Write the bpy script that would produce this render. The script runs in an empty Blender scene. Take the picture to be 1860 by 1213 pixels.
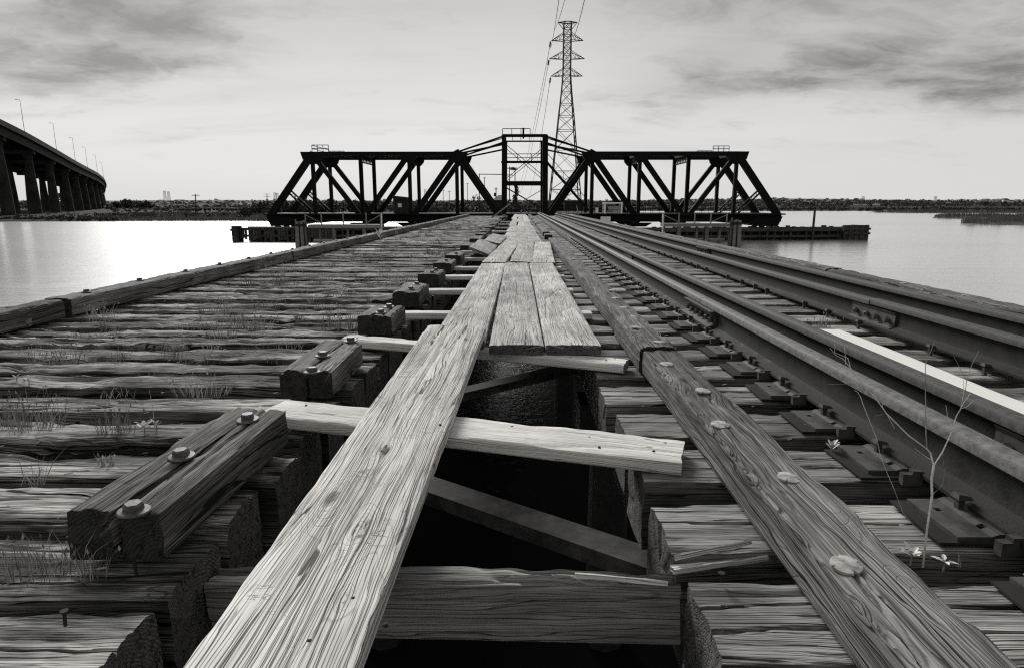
import bpy, math, random
import numpy as np
from mathutils import Vector, Matrix

SC = bpy.context.scene
SC.render.engine = 'CYCLES'
COL = SC.collection
random.seed(7)
RNG = np.random.default_rng(11)

# ------------------------------------------------------------------ camera
CAM_Z = 0.79            # tie tops are z = 0
WATER_Z = -2.71
F = 1150.0              # focal length in photo pixels (1860 wide)
PITCH = math.atan(236.5 / F)
YAW = math.atan(13 * 0.98 / F)
cam_d = bpy.data.cameras.new("camera")
cam = bpy.data.objects.new("camera", cam_d)
COL.objects.link(cam)
cam_d.sensor_width = 36
cam_d.lens = 36 * F / 1860
cam_d.clip_start = 0.05
cam_d.clip_end = 12000
cam.location = (0, 0, CAM_Z)
cam.rotation_euler = (math.pi / 2 - PITCH, 0, YAW)
SC.camera = cam
CR = cam.rotation_euler.to_matrix()

# ------------------------------------------------------------------ light
SUN_AZ = math.radians(-20)      # from +Y, negative = towards -X
SUN_EL = math.radians(30)
sd = bpy.data.lights.new("sun", 'SUN')
sd.energy = 1.5
sd.angle = math.radians(22)
sd.color = (1, 0.985, 0.96)
so = bpy.data.objects.new("sun", sd)
COL.objects.link(so)
sdir = Vector((math.sin(SUN_AZ) * math.cos(SUN_EL), math.cos(SUN_AZ) * math.cos(SUN_EL), math.sin(SUN_EL)))
so.rotation_euler = sdir.to_track_quat('Z', 'Y').to_euler()
so.location = (0, 0, 50)

SC.view_settings.view_transform = 'Standard'
SC.view_settings.look = 'None'
SC.view_settings.exposure = 1.4
SC.cycles.use_denoising = False
SC.cycles.use_adaptive_sampling = False
SC.cycles.diffuse_bounces = 2
SC.cycles.sample_clamp_indirect = 4.0
SC.cycles.filter_width = 1.2
SC.view_settings.gamma = 1.0


class NT:
    """tiny node helper"""
    def __init__(self, tree):
        self.t = tree
        self.n = tree.nodes
        self.l = tree.links

    def new(self, typ, **kw):
        nd = self.n.new(typ)
        for k, v in kw.items():
            setattr(nd, k, v)
        return nd

    def put(self, sock, v):
        if isinstance(v, (int, float)):
            sock.default_value = v
        elif isinstance(v, (tuple, list)):
            sock.default_value = v if len(sock.default_value) == len(v) else tuple(v) + (1,)
        else:
            self.l.new(v, sock)

    def math(self, op, a, b=None, c=None, clamp=False):
        nd = self.new('ShaderNodeMath', operation=op, use_clamp=clamp)
        self.put(nd.inputs[0], a)
        if b is not None: self.put(nd.inputs[1], b)
        if c is not None: self.put(nd.inputs[2], c)
        return nd.outputs[0]

    def vmath(self, op, a, b=None):
        nd = self.new('ShaderNodeVectorMath', operation=op)
        self.put(nd.inputs[0], a)
        if b is not None: self.put(nd.inputs[1], b)
        return nd.outputs['Value'] if op in ('LENGTH', 'DOT_PRODUCT') else nd.outputs[0]

    def noise(self, vec, scale=1.0, detail=2.0, rough=0.5, dist=0.0):
        nd = self.new('ShaderNodeTexNoise')
        self.put(nd.inputs['Vector'], vec)
        nd.inputs['Scale'].default_value = scale
        nd.inputs['Detail'].default_value = detail
        nd.inputs['Roughness'].default_value = rough
        nd.inputs['Distortion'].default_value = dist
        return nd.outputs[0]

    def mapr(self, v, a, b, c=0.0, d=1.0, smooth=False):
        nd = self.new('ShaderNodeMapRange')
        if smooth: nd.interpolation_type = 'SMOOTHSTEP'
        self.put(nd.inputs[0], v)
        for i, q in enumerate((a, b, c, d)):
            self.put(nd.inputs[i + 1], q)
        return nd.outputs[0]

    def mix(self, f, a, b):
        nd = self.new('ShaderNodeMix', data_type='RGBA')
        self.put(nd.inputs[0], f)
        self.put(nd.inputs[6], a)
        self.put(nd.inputs[7], b)
        return nd.outputs[2]

    def sep(self, v):
        nd = self.new('ShaderNodeSeparateXYZ')
        self.put(nd.inputs[0], v)
        return nd.outputs

    def comb(self, x, y, z):
        nd = self.new('ShaderNodeCombineXYZ')
        for i, q in enumerate((x, y, z)): self.put(nd.inputs[i], q)
        return nd.outputs[0]


def grey(v, warm=1.0):
    return (v, v * (1 - 0.022 * warm), v * (1 - 0.06 * warm))


# ------------------------------------------------------------------ world
def dome(px, py):
    d = CR @ Vector(((px - 930) / F, -(py - 606.5) / F, -1))
    d.normalize()
    return d.x / (max(d.z, 0) + 0.16), d.y / (max(d.z, 0) + 0.16)


CLOUD_BANKS = [dome(60, 120) + (0.85, 0.50, 0.34), dome(200, 20) + (0.5, 0.3, 0.22), dome(1760, 130) + (0.72, 0.46, 0.33), dome(1260, 160) + (0.30, 0.34, 0.20),
               dome(680, 70) + (0.55, 0.22, 0.10), dome(1230, 20) + (0.35, 0.2, 0.14), dome(1500, -60) + (0.8, 0.3, 0.2),
               (-2.2, -0.6, 1.1, 1.0, 0.25), (1.5, -1.2, 1.2, 0.9, 0.25), (0.2, 0.5, 0.8, 0.6, 0.12), (2.6, 0.9, 0.9, 1.1, 0.2)]
w = bpy.data.worlds.new("World")
SC.world = w
w.use_nodes = True
T = NT(w.node_tree)
T.n.clear()
sky = T.new('ShaderNodeTexSky', sky_type='NISHITA')
sky.sun_disc = False
sky.sun_elevation = SUN_EL
sky.sun_rotation = SUN_AZ
sky.air_density = 1.0
sky.dust_density = 4.0
bw = T.new('ShaderNodeRGBToBW')
T.l.new(sky.outputs[0], bw.inputs[0])
tc = T.new('ShaderNodeTexCoord')
dv = tc.outputs['Generated']
sx, sy, sz = T.sep(dv)
zc = T.math('MAXIMUM', sz, 0.0)
den = T.math('ADD', zc, 0.16)
px_ = T.math('DIVIDE', sx, den)
py_ = T.math('DIVIDE', sy, den)
pv = T.comb(px_, py_, 0.0)
warp = T.noise(pv, 1.6, 4, 0.55)
pv2 = T.vmath('ADD', T.comb(T.math('MULTIPLY', px_, 0.8), T.math('MULTIPLY', py_, 1.05), 8.3), T.comb(T.math('MULTIPLY', warp, 0.5), T.math('MULTIPLY', warp, 0.4), 0.0))
c1 = T.noise(pv2, 0.9, 2, 0.5)
c2 = T.noise(pv2, 3.3, 9, 0.60, 0.15)
bank = None
# cloud banks: where they hang in the sky (x, y over the same dome projection) and how wide they are
for (bx, by, rx, ry, amp) in CLOUD_BANKS:
    q1 = T.math('DIVIDE', T.math('SUBTRACT', px_, bx), rx)
    q2 = T.math('DIVIDE', T.math('SUBTRACT', py_, by), ry)
    r2 = T.math('ADD', T.math('MULTIPLY', q1, q1), T.math('MULTIPLY', q2, q2))
    g_ = T.math('MULTIPLY', T.math('EXPONENT', T.math('MULTIPLY', r2, -1.0)), amp)
    bank = g_ if bank is None else T.math('ADD', bank, g_)
dens = T.math('ADD', T.math('ADD', T.math('MULTIPLY', c2, 1.05), T.math('MULTIPLY', c1, 0.35)), bank)
cloud = T.mapr(dens, 0.74, 1.30, 0.0, 1.0, True)
soft = T.mapr(T.math('ADD', c1, bank), 0.45, 1.0, 0.0, 0.35, True)
cloud = T.math('ADD', T.math('MULTIPLY', cloud, 0.9), soft, clamp=True)
wisp = T.mapr(T.noise(T.comb(T.math('MULTIPLY', px_, 0.5), T.math('MULTIPLY', py_, 2.2), 9.0), 1.1, 6, 0.6, 0.6), 0.45, 0.75, 0, 0.16, True)
hfade = T.mapr(sz, 0.02, 0.12, 0.0, 1.0, True)
cloud = T.math('MULTIPLY', T.math('ADD', cloud, wisp, clamp=True), hfade)
ramp = T.new('ShaderNodeValToRGB')
T.l.new(sz, ramp.inputs[0])
els = ramp.color_ramp.elements
els[0].position = 0.0; els[0].color = (0.50, 0.495, 0.489, 1)
els[1].position = 1.0; els[1].color = (0.27, 0.267, 0.262, 1)
e = els.new(0.10); e.color = (0.485, 0.48, 0.474, 1)
e = els.new(0.20); e.color = (0.42, 0.416, 0.410, 1)
e = els.new(0.34); e.color = (0.30, 0.297, 0.292, 1)
skyc = T.mix(T.math('MULTIPLY', cloud, 0.95), ramp.outputs[0], (0.13, 0.128, 0.125, 1))
skyc10 = T.vmath('MULTIPLY', skyc, (5.4, 5.4, 5.4))
bwc = T.math('MINIMUM', bw.outputs[0], 16.0)
nb = T.comb(bwc, bwc, bwc)
tot = T.mix(0.03, skyc10, nb)
bg = T.new('ShaderNodeBackground')
T.put(bg.inputs[0], tot)
bg.inputs[1].default_value = 0.1
out = T.new('ShaderNodeOutputWorld')
T.l.new(bg.outputs[0], out.inputs[0])


# ------------------------------------------------------------------ placing helpers
def ray(px, py):
    d = Vector(((px - 930) / F, -(py - 606.5) / F, -1))
    return CR @ d


def at_z(px, py, z=0.0):
    d = ray(px, py)
    t = (z - CAM_Z) / d.z
    return Vector((0, 0, CAM_Z)) + d * t


def at_y(px, py, Y):
    d = ray(px, py)
    t = Y / d.y
    return Vector((0, 0, CAM_Z)) + d * t


def yd(D, h=0.79):
    return (D - 0.2014 * h) / 0.9795


# ------------------------------------------------------------------ materials
def principled(name, col=(0.2, 0.2, 0.2), rough=0.8, metal=0.0, spec=0.3):
    m = bpy.data.materials.new(name)
    m.use_nodes = True
    t = NT(m.node_tree)
    b = t.n['Principled BSDF']
    b.inputs['Roughness'].default_value = rough
    b.inputs['Metallic'].default_value = metal
    b.inputs['Specular IOR Level'].default_value = spec
    b.inputs['Base Color'].default_value = tuple(col) + (1,)
    return m, t, b


def wood_mat(name, dark, mid, light, crack_amt=0.9, stain=0.5, bump=0.9, fine=100.0, rings=30.0, endcol=None, spec=0.2, crack_w=0.05, checks=0.0, ringw=0.42, lo=0.1, hi=0.9, gcon=0.6, base=0.55, bleach_shade=1.0, knots=(), pvar=(0.78, 1.18), lw=1.0):
    m, t, b = principled(name, rough=0.85, spec=spec)
    tc = t.new('ShaderNodeTexCoord')
    oi = t.new('ShaderNodeObjectInfo')
    r = oi.outputs['Random']
    off = t.comb(t.math('MULTIPLY', r, 61.0), t.math('MULTIPLY', r, 37.0), t.math('MULTIPLY', r, 23.0))
    P = t.vmath('ADD', tc.outputs['Object'], off)
    # slow sideways wander of the grain
    wn = t.new('ShaderNodeTexNoise')
    t.put(wn.inputs['Vector'], t.vmath('MULTIPLY', P, (1.3, 4.5, 4.5)))
    wn.inputs['Scale'].default_value = 1.0
    wn.inputs['Detail'].default_value = 2.0
    wv = t.vmath('MULTIPLY', t.vmath('SUBTRACT', wn.outputs[1], (0.5, 0.5, 0.5)), (0.0, 0.030, 0.030))
    Pw = t.vmath('ADD', P, wv)
    vor = t.new('ShaderNodeTexVoronoi')
    t.put(vor.inputs['Vector'], t.vmath('MULTIPLY', Pw, (2.4, 6.0, 6.0)))
    vor.inputs['Scale'].default_value = 1.0
    kd = vor.outputs['Distance']
    kr = t.new('ShaderNodeSeparateXYZ')
    t.l.new(vor.outputs['Color'], kr.inputs[0])
    ksel = t.math('GREATER_THAN', kr.outputs[0], 0.74)
    kf = t.math('MULTIPLY', t.mapr(kd, 0.0, 0.5, 1.0, 0.0, True), ksel)
    n1 = t.noise(t.vmath('MULTIPLY', Pw, (0.45, 7.0, 7.0)), 1.0, 1.6, 0.4)
    n1 = t.math('ADD', n1, t.math('MULTIPLY', kf, 0.16))
    kdark = None
    kshift = None
    if knots:
        o_x, o_y, o_z = t.sep(tc.outputs['Object'])
        for (kx, ky, kr_) in knots:
            a_ = t.math('MULTIPLY', t.math('SUBTRACT', o_x, kx), 0.42 / kr_)
            b_ = t.math('MULTIPLY', t.math('SUBTRACT', o_y, ky), 1.0 / kr_)
            f_ = t.math('EXPONENT', t.math('MULTIPLY', t.math('ADD', t.math('MULTIPLY', a_, a_), t.math('MULTIPLY', b_, b_)), -1.0))
            n1 = t.math('ADD', n1, t.math('MULTIPLY', f_, 0.22))
            kdark = f_ if kdark is None else t.math('ADD', kdark, f_)
            # the grain swerves round each knot
            sh_ = t.math('MULTIPLY', t.math('MULTIPLY', b_, f_), -0.55 * kr_)
            kshift = sh_ if kshift is None else t.math('ADD', kshift, sh_)
    sn = t.math('ABSOLUTE', t.math('SINE', t.math('MULTIPLY', n1, rings * 3.1416)))
    ring = t.mapr(sn, 0.0, 0.30, 0.0, 1.0, True)
    n2 = t.noise(t.vmath('MULTIPLY', Pw, (1.2, fine * 1.5, fine * 1.5)), 1.0, 4.0, 0.6)
    # hairlines and splits: phase runs mostly straight across the grain, so the lines keep an even width
    wx, wy, wz = t.sep(Pw)
    u_ = t.math('ADD', wy, t.math('MULTIPLY', wz, 0.83))
    if kshift is not None: u_ = t.math('ADD', u_, kshift)
    nlo = t.noise(t.vmath('MULTIPLY', P, (0.9, 9.0, 9.0)), 1.0, 2.5, 0.5)
    nme = t.noise(t.vmath('MULTIPLY', P, (3.2, 26.0, 26.0)), 1.0, 3.0, 0.55)

    def lines(freq, amp1, amp2, wdt, lo_, hi_, msc, soft=0.5):
        ph = t.math('ADD', t.math('MULTIPLY', u_, freq * 3.1416), t.math('ADD', t.math('MULTIPLY', nlo, amp1), t.math('MULTIPLY', nme, amp2)))
        ln_ = t.mapr(t.math('ABSOLUTE', t.math('SINE', ph)), wdt * soft, wdt, 1.0, 0.0, True)
        mk = t.mapr(t.noise(t.vmath('MULTIPLY', P, msc), 1.0, 2.5, 0.55), lo_, hi_, 0.0, 1.0, True)
        return t.math('MULTIPLY', ln_, mk)
    cr = lines(31.0, 14.0, 3.0, crack_w * 3.2, 0.46, 0.56, (1.3, 24.0, 24.0))
    crb = lines(74.0, 20.0, 4.0, 0.26 * lw, 0.37, 0.60, (1.9, 38.0, 38.0), 0.3)
    crc = lines(150.0, 26.0, 5.0, 0.46 * lw, 0.34, 0.60, (3.0, 60.0, 60.0), 0.0)
    cr = t.math('MAXIMUM', cr, t.math('MAXIMUM', t.math('MULTIPLY', crb, 0.9), t.math('MULTIPLY', crc, 0.62)))
    if checks:
        # short checks running across the grain
        ck = t.noise(t.vmath('MULTIPLY', P, (46.0, 14.0, 14.0)), 1.0, 3, 0.6)
        ckm = t.mapr(t.noise(P, 5.0, 2), 0.56, 0.64, 0.0, 1.0, True)
        ckk = t.math('MULTIPLY', t.mapr(t.math('ABSOLUTE', t.math('SUBTRACT', ck, 0.5)), 0.0, 0.018, checks, 0.0, True), ckm)
        cr = t.math('MAXIMUM', cr, ckk)
    # knots
    knot = t.math('MULTIPLY', t.mapr(kd, 0.05, 0.13, 1.0, 0.0, True), ksel)
    kring = t.math('MULTIPLY', kf, t.math('MULTIPLY_ADD', t.math('SINE', t.math('MULTIPLY', kd, 120.0)), 0.5, 0.5))
    v = t.math('ADD', t.math('MULTIPLY', ring, ringw), t.math('MULTIPLY', t.mapr(n2, 0.28, 0.72), 1.0 - ringw))
    v = t.math('MULTIPLY_ADD', t.math('SUBTRACT', v, 0.5), gcon, base)
    blotch = t.noise(t.vmath('MULTIPLY', P, (1.7, 5.0, 5.0)), 1.0, 4, 0.6)
    v = t.math('ADD', v, t.math('MULTIPLY', t.math('SUBTRACT', blotch, 0.5), stain * 2.2), clamp=True)
    cr_ = t.new('ShaderNodeValToRGB')
    t.put(cr_.inputs[0], v)
    el = cr_.color_ramp.elements
    el[0].position = lo; el[0].color = grey(dark) + (1,)
    el[1].position = hi; el[1].color = grey(light) + (1,)
    q = el.new(0.5); q.color = grey(mid) + (1,)
    col = t.mix(t.math('MULTIPLY', cr, crack_amt), cr_.outputs[0], grey(dark * 0.22))
    col = t.mix(t.math('MULTIPLY', knot, 0.75), col, grey(dark * 0.5))
    if bleach_shade < 1.0:
        # sides painted darker as shade in the gaps, beside real bleaching of the tops
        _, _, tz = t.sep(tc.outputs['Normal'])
        bl = t.mapr(t.math('ADD', tz, t.math('MULTIPLY', blotch, 0.4)), 0.35, 1.0, bleach_shade, 1.0)
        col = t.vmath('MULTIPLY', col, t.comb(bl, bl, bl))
    # per-piece brightness
    pb = t.mapr(r, 0.0, 1.0, *pvar)
    col = t.vmath('MULTIPLY', col, t.comb(pb, pb, pb))
    # end grain
    if kdark is not None:
        kk = t.math('MULTIPLY', t.mapr(kdark, 0.62, 0.95, 0.0, 1.0, True), t.mapr(t.noise(t.vmath('MULTIPLY', P, (40.0, 90.0, 90.0)), 1.0, 4, 0.6), 0.40, 0.56, 0.9, 0.0, True))
        col = t.mix(kk, col, grey(dark * 0.3))
    nx, ny, nz = t.sep(tc.outputs['Normal'])
    endf = t.mapr(t.math('ABSOLUTE', nx), 0.72, 0.86)
    ox, oy, oz = t.sep(tc.outputs['Object'])
    ev = t.comb(0.0, t.math('ADD', oy, 0.05), t.math('ADD', oz, 0.09))
    er = t.vmath('LENGTH', ev)
    er = t.math('ADD', er, t.math('MULTIPLY', t.noise(P, 9.0, 3), 0.03))
    ering = t.math('MULTIPLY_ADD', t.math('SINE', t.math('MULTIPLY', er, 760.0)), 0.5, 0.5)
    ec = endcol if endcol else mid * 0.45
    ecr = t.mapr(t.math('ABSOLUTE', t.math('SUBTRACT', t.noise(P, 17.0, 4, 0.6), 0.5)), 0.0, 0.03, 0.8, 0.0, True)
    ecol = t.mix(t.math('MULTIPLY', ering, 0.6), grey(ec), grey(ec * 0.22))
    ecol = t.mix(ecr, ecol, grey(ec * 0.08))
    col = t.mix(endf, col, ecol)
    t.put(b.inputs['Base Color'], col)
    h = t.math('ADD', t.math('MULTIPLY', n2, 0.5), t.math('MULTIPLY', ring, 0.22))
    h = t.math('SUBTRACT', h, t.math('MULTIPLY', cr, 0.9))
    h = t.math('SUBTRACT', h, t.math('MULTIPLY', kring, 0.2))
    h = t.math('ADD', h, t.math('MULTIPLY', blotch, 0.5))
    bp = t.new('ShaderNodeBump')
    bp.inputs['Strength'].default_value = bump
    bp.inputs['Distance'].default_value = 0.004
    t.put(bp.inputs['Height'], h)
    t.l.new(bp.outputs[0], b.inputs['Normal'])
    return m


M = {}
M['plank'] = wood_mat('bleached_plank_wood', 0.12, 0.50, 0.84, crack_amt=0.92, stain=0.60, bump=1.0, fine=85, endcol=0.14, checks=0.85, rings=26, ringw=0.30, gcon=0.36, base=0.50, crack_w=0.05, lw=1.15, pvar=(0.66, 1.05))
M['board'] = wood_mat('pale_board_wood', 0.20, 0.54, 0.80, crack_amt=0.65, stain=0.62, bump=0.5, fine=80, endcol=0.4, crack_w=0.04, rings=18, ringw=0.35, gcon=0.34, base=0.60, pvar=(0.8, 1.05))
M['newboard'] = wood_mat('fresh_white_board_wood', 0.55, 0.84, 0.92, crack_amt=0.10, stain=0.12, bump=0.15, fine=60, endcol=0.5, crack_w=0.006, rings=12, ringw=0.25, gcon=0.25, base=0.75)
M['tie'] = wood_mat('dark_tie_wood', 0.012, 0.105, 0.50, crack_amt=0.97, stain=1.05, bump=1.0, fine=75, endcol=0.17, crack_w=0.13, gcon=0.5, base=0.50, lw=1.5, bleach_shade=0.45)
M['tie2'] = wood_mat('grey_tie_wood', 0.03, 0.21, 0.52, crack_amt=0.95, stain=0.85, bump=1.0, fine=85, endcol=0.15, crack_w=0.09, gcon=0.42, base=0.47, lw=1.35, bleach_shade=0.5)
M['beam'] = wood_mat('grey_sawn_beam_wood', 0.03, 0.15, 0.40, crack_amt=0.7, stain=0.45, bump=0.8, fine=85, endcol=0.12, crack_w=0.04, rings=20, ringw=0.5, gcon=0.4, base=0.55)
M['timber'] = wood_mat('guard_timber_wood', 0.016, 0.115, 0.30, crack_amt=0.95, stain=0.55, bump=1.0, fine=85, endcol=0.05, crack_w=0.09, gcon=0.55, base=0.50, lw=1.4, ringw=0.16)
M['creosote'] = wood_mat('black_creosoted_wood', 0.004, 0.010, 0.022, crack_amt=0.8, stain=0.4, bump=0.5, fine=40, endcol=0.01)
M['pilewood'] = wood_mat('pile_wood', 0.06, 0.13, 0.24, crack_amt=0.8, stain=0.4, bump=0.6, fine=40)
M['fender'] = wood_mat('wet_fender_wood', 0.010, 0.030, 0.08, crack_amt=0.8, stain=0.6, bump=0.6, fine=30)
M['walkway'] = wood_mat('service_walkway_wood', 0.12, 0.20, 0.30, crack_amt=0.5, stain=0.3, bump=0.4, fine=40)


def metal_mat(name, base, light, rough=0.6, scale=18.0, metal=0.0, spec=0.35, bump=0.3):
    m, t, b = principled(name, rough=rough, metal=metal, spec=spec)
    tc = t.new('ShaderNodeTexCoord')
    n = t.noise(tc.outputs['Object'], scale, 6, 0.65)
    n2 = t.noise(tc.outputs['Object'], scale * 9, 3, 0.6)
    f = t.math('ADD', t.mapr(n, 0.36, 0.68), t.math('MULTIPLY', t.math('SUBTRACT', n2, 0.5), 0.5), clamp=True)
    t.put(b.inputs['Base Color'], t.mix(f, grey(base), grey(light)))
    t.put(b.inputs['Roughness'], t.mapr(n, 0.3, 0.7, rough - 0.12, min(1, rough + 0.15)))
    bp = t.new('ShaderNodeBump')
    bp.inputs['Strength'].default_value = bump
    bp.inputs['Distance'].default_value = 0.002
    t.put(bp.inputs['Height'], n2)
    t.l.new(bp.outputs[0], b.inputs['Normal'])
    return m


M['rail'] = metal_mat('rusted_rail_steel', 0.010, 0.038, rough=0.8, scale=12, spec=0.2, bump=0.9)
M['head'] = metal_mat('worn_rail_head_steel', 0.035, 0.095, rough=0.65, scale=34, spec=0.25, bump=0.7)
M['headshine'] = metal_mat('rubbed_rail_head_steel', 0.07, 0.19, rough=0.6, scale=34, spec=0.3, bump=0.7)
M['plate'] = metal_mat('tie_plate_steel', 0.03, 0.085, rough=0.6, scale=12, spec=0.3)
M['bolt'] = metal_mat('weathered_bolt_steel', 0.04, 0.13, rough=0.6, scale=25, spec=0.4)
M['washer'] = metal_mat('galvanised_disc_steel', 0.16, 0.50, rough=0.6, scale=40, bump=0.05, spec=0.3)
M['brace'] = metal_mat('scaling_brace_steel', 0.025, 0.10, rough=0.85, scale=11, spec=0.2, bump=0.8)
M['black'] = metal_mat('black_bridge_steel', 0.003, 0.007, rough=0.8, scale=2, spec=0.15)
M['pylon'] = metal_mat('pylon_steel', 0.02, 0.05, rough=0.7, scale=1, spec=0.2)
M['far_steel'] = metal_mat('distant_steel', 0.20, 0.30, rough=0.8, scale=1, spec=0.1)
M['concrete'] = metal_mat('stained_concrete', 0.014, 0.045, rough=0.9, scale=0.35, spec=0.1)
M['deckconc'] = metal_mat('viaduct_parapet_concrete', 0.03, 0.07, rough=0.9, scale=0.3, spec=0.1)
M['white'] = metal_mat('white_paint', 0.65, 0.85, rough=0.7, scale=2, spec=0.2)
M['housewall'] = metal_mat('pale_house_wall', 0.45, 0.75, rough=0.9, scale=0.1, spec=0.1)
M['roof'] = metal_mat('house_roof', 0.08, 0.22, rough=0.9, scale=0.2, spec=0.1)
M['dark'] = metal_mat('dark_shed_paint', 0.015, 0.04, rough=0.8, scale=2, spec=0.1)
M['glass'] = metal_mat('window_glass', 0.55, 0.7, rough=0.25, scale=1, spec=0.5)
M['bark'] = metal_mat('bark', 0.03, 0.07, rough=0.95, scale=3, spec=0.05)
M['twig'] = metal_mat('bleached_twig', 0.45, 0.8, rough=0.8, scale=30, spec=0.1)
M['greytwig'] = metal_mat('grey_twig', 0.16, 0.34, rough=0.8, scale=30, spec=0.1)


def leaf_mat(name, a, b_, transl=0.25):
    m, t, b = principled(name, rough=0.75, spec=0.15)
    g = t.new('ShaderNodeNewGeometry')
    rnd = g.outputs['Random Per Island']
    t.put(b.inputs['Base Color'], t.mix(rnd, grey(a), grey(b_)))
    return m


M['leaf'] = leaf_mat('foliage', 0.012, 0.07)
M['farleaf'] = leaf_mat('far_foliage_haze_tint', 0.045, 0.12)  # leaf colour raised to carry distance haze
M['grassdark'] = leaf_mat('dark_grass', 0.08, 0.36)
M['grasspale'] = leaf_mat('pale_dry_grass', 0.18, 0.60)
M['leafpale'] = leaf_mat('pale_seedling_leaf', 0.42, 0.75)
M['reed'] = leaf_mat('marsh_reed', 0.06, 0.20)
M['chip'] = leaf_mat('wood_chip', 0.03, 0.55)


def land_mat(name, a, b_, sc):
    m, t, b = principled(name, rough=0.95, spec=0.05)
    tc = t.new('ShaderNodeTexCoord')
    n = t.noise(t.vmath('MULTIPLY', tc.outputs['Object'], (1, 1, 6)), sc, 8, 0.7)
    t.put(b.inputs['Base Color'], t.mix(t.mapr(n, 0.35, 0.65), grey(a), grey(b_)))
    return m


M['land'] = land_mat('scrub_ground', 0.015, 0.05, 0.05)
M['hills'] = land_mat('far_hill_ground', 0.12, 0.20, 0.008)  # pale ground tone, with distance haze put into the colour
M['marsh'] = land_mat('marsh_ground', 0.04, 0.12, 0.2)

# water
wm, t, b = principled('river_water', rough=0.19, spec=0.5)
M['water'] = wm
tc = t.new('ShaderNodeTexCoord')
O = tc.outputs['Object']
w1 = t.noise(t.vmath('MULTIPLY', O, (0.09, 0.55, 1)), 1.0, 3, 0.55, 0.3)
w2 = t.noise(t.vmath('MULTIPLY', O, (0.7, 2.6, 1)), 1.0, 3, 0.6, 0.4)
w3 = t.noise(t.vmath('MULTIPLY', O, (7.0, 9.0, 1)), 1.0, 3, 0.6, 0.8)
patch = t.mapr(t.noise(t.vmath('MULTIPLY', O, (0.012, 0.05, 1)), 1.0, 3), 0.42, 0.62, 0.25, 1.0, True)
hh = t.math('ADD', t.math('MULTIPLY', w1, 0.12), t.math('MULTIPLY', t.math('MULTIPLY', w2, 0.10), patch))
ox_, oy_, oz_ = t.sep(O)
chop = t.math('MULTIPLY', t.mapr(t.math('ABSOLUTE', ox_), 3.5, 6.0, 1.0, 0.0), t.mapr(oy_, 30.0, 45.0, 1.0, 0.0))
hh = t.math('ADD', hh, t.math('MULTIPLY', w3, t.math('MULTIPLY_ADD', chop, 0.030, 0.010)))
bp = t.new('ShaderNodeBump')
bp.inputs['Strength'].default_value = 1.0
bp.inputs['Distance'].default_value = 0.35
t.put(bp.inputs['Height'], hh)
t.l.new(bp.outputs[0], b.inputs['Normal'])
b.inputs['Metallic'].default_value = 1.0
b.inputs['Base Color'].default_value = (0.99, 0.985, 0.975, 1)
fr = t.new('ShaderNodeFresnel'); fr.inputs['IOR'].default_value = 1.33
deep = t.new('ShaderNodeBsdfDiffuse'); deep.inputs['Color'].default_value = (0.012, 0.0118, 0.0115, 1)
mx = t.new('ShaderNodeMixShader')
bp2 = t.new('ShaderNodeBump')
bp2.inputs['Strength'].default_value = 0.5
bp2.inputs['Distance'].default_value = 0.35
t.put(bp2.inputs['Height'], hh)
t.l.new(bp2.outputs[0], fr.inputs['Normal'])
t.put(mx.inputs[0], t.mapr(fr.outputs[0], 0.12, 0.34, 0.0, 1.0, True))
t.l.new(deep.outputs[0], mx.inputs[1]); t.l.new(b.outputs[0], mx.inputs[2])
t.l.new(mx.outputs[0], t.n['Material Output'].inputs[0])


# ------------------------------------------------------------------ object helpers
def wpos(parent):
    p = Vector((0, 0, 0))
    while parent is not None:
        p += parent.location
        parent = parent.parent
    return p


def tag(o, label=None, cat=None, group=None, kind=None):
    if label: o['label'] = label
    if cat: o['category'] = cat
    if group: o['group'] = group
    if kind: o['kind'] = kind
    return o


def thing(name, label, cat, loc=(0, 0, 0), group=None):
    o = bpy.data.objects.new(name, None)
    o.empty_display_size = 0.2
    COL.objects.link(o)
    o.location = loc
    return tag(o, label, cat, group)


def link(name, me, parent=None, loc=None, rot=None, sc=None):
    """loc is given in world space; parents are never rotated or scaled"""
    o = bpy.data.objects.new(name, me)
    COL.objects.link(o)
    base = Vector((0, 0, 0))
    if parent is not None:
        o.parent = parent
        base = wpos(parent)
    if loc is not None: o.location = Vector(loc) - base
    if rot is not None: o.rotation_euler = rot
    if sc is not None: o.scale = sc
    return o


def finish(me, mats, smooth=None):
    for m in (mats if isinstance(mats, (list, tuple)) else [mats]):
        me.materials.append(m)
    if smooth is not None:
        me.polygons.foreach_set('use_smooth', [True] * len(me.polygons))
        if smooth < 180:
            me.set_sharp_from_angle(angle=math.radians(smooth))
    me.update()
    return me


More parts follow.
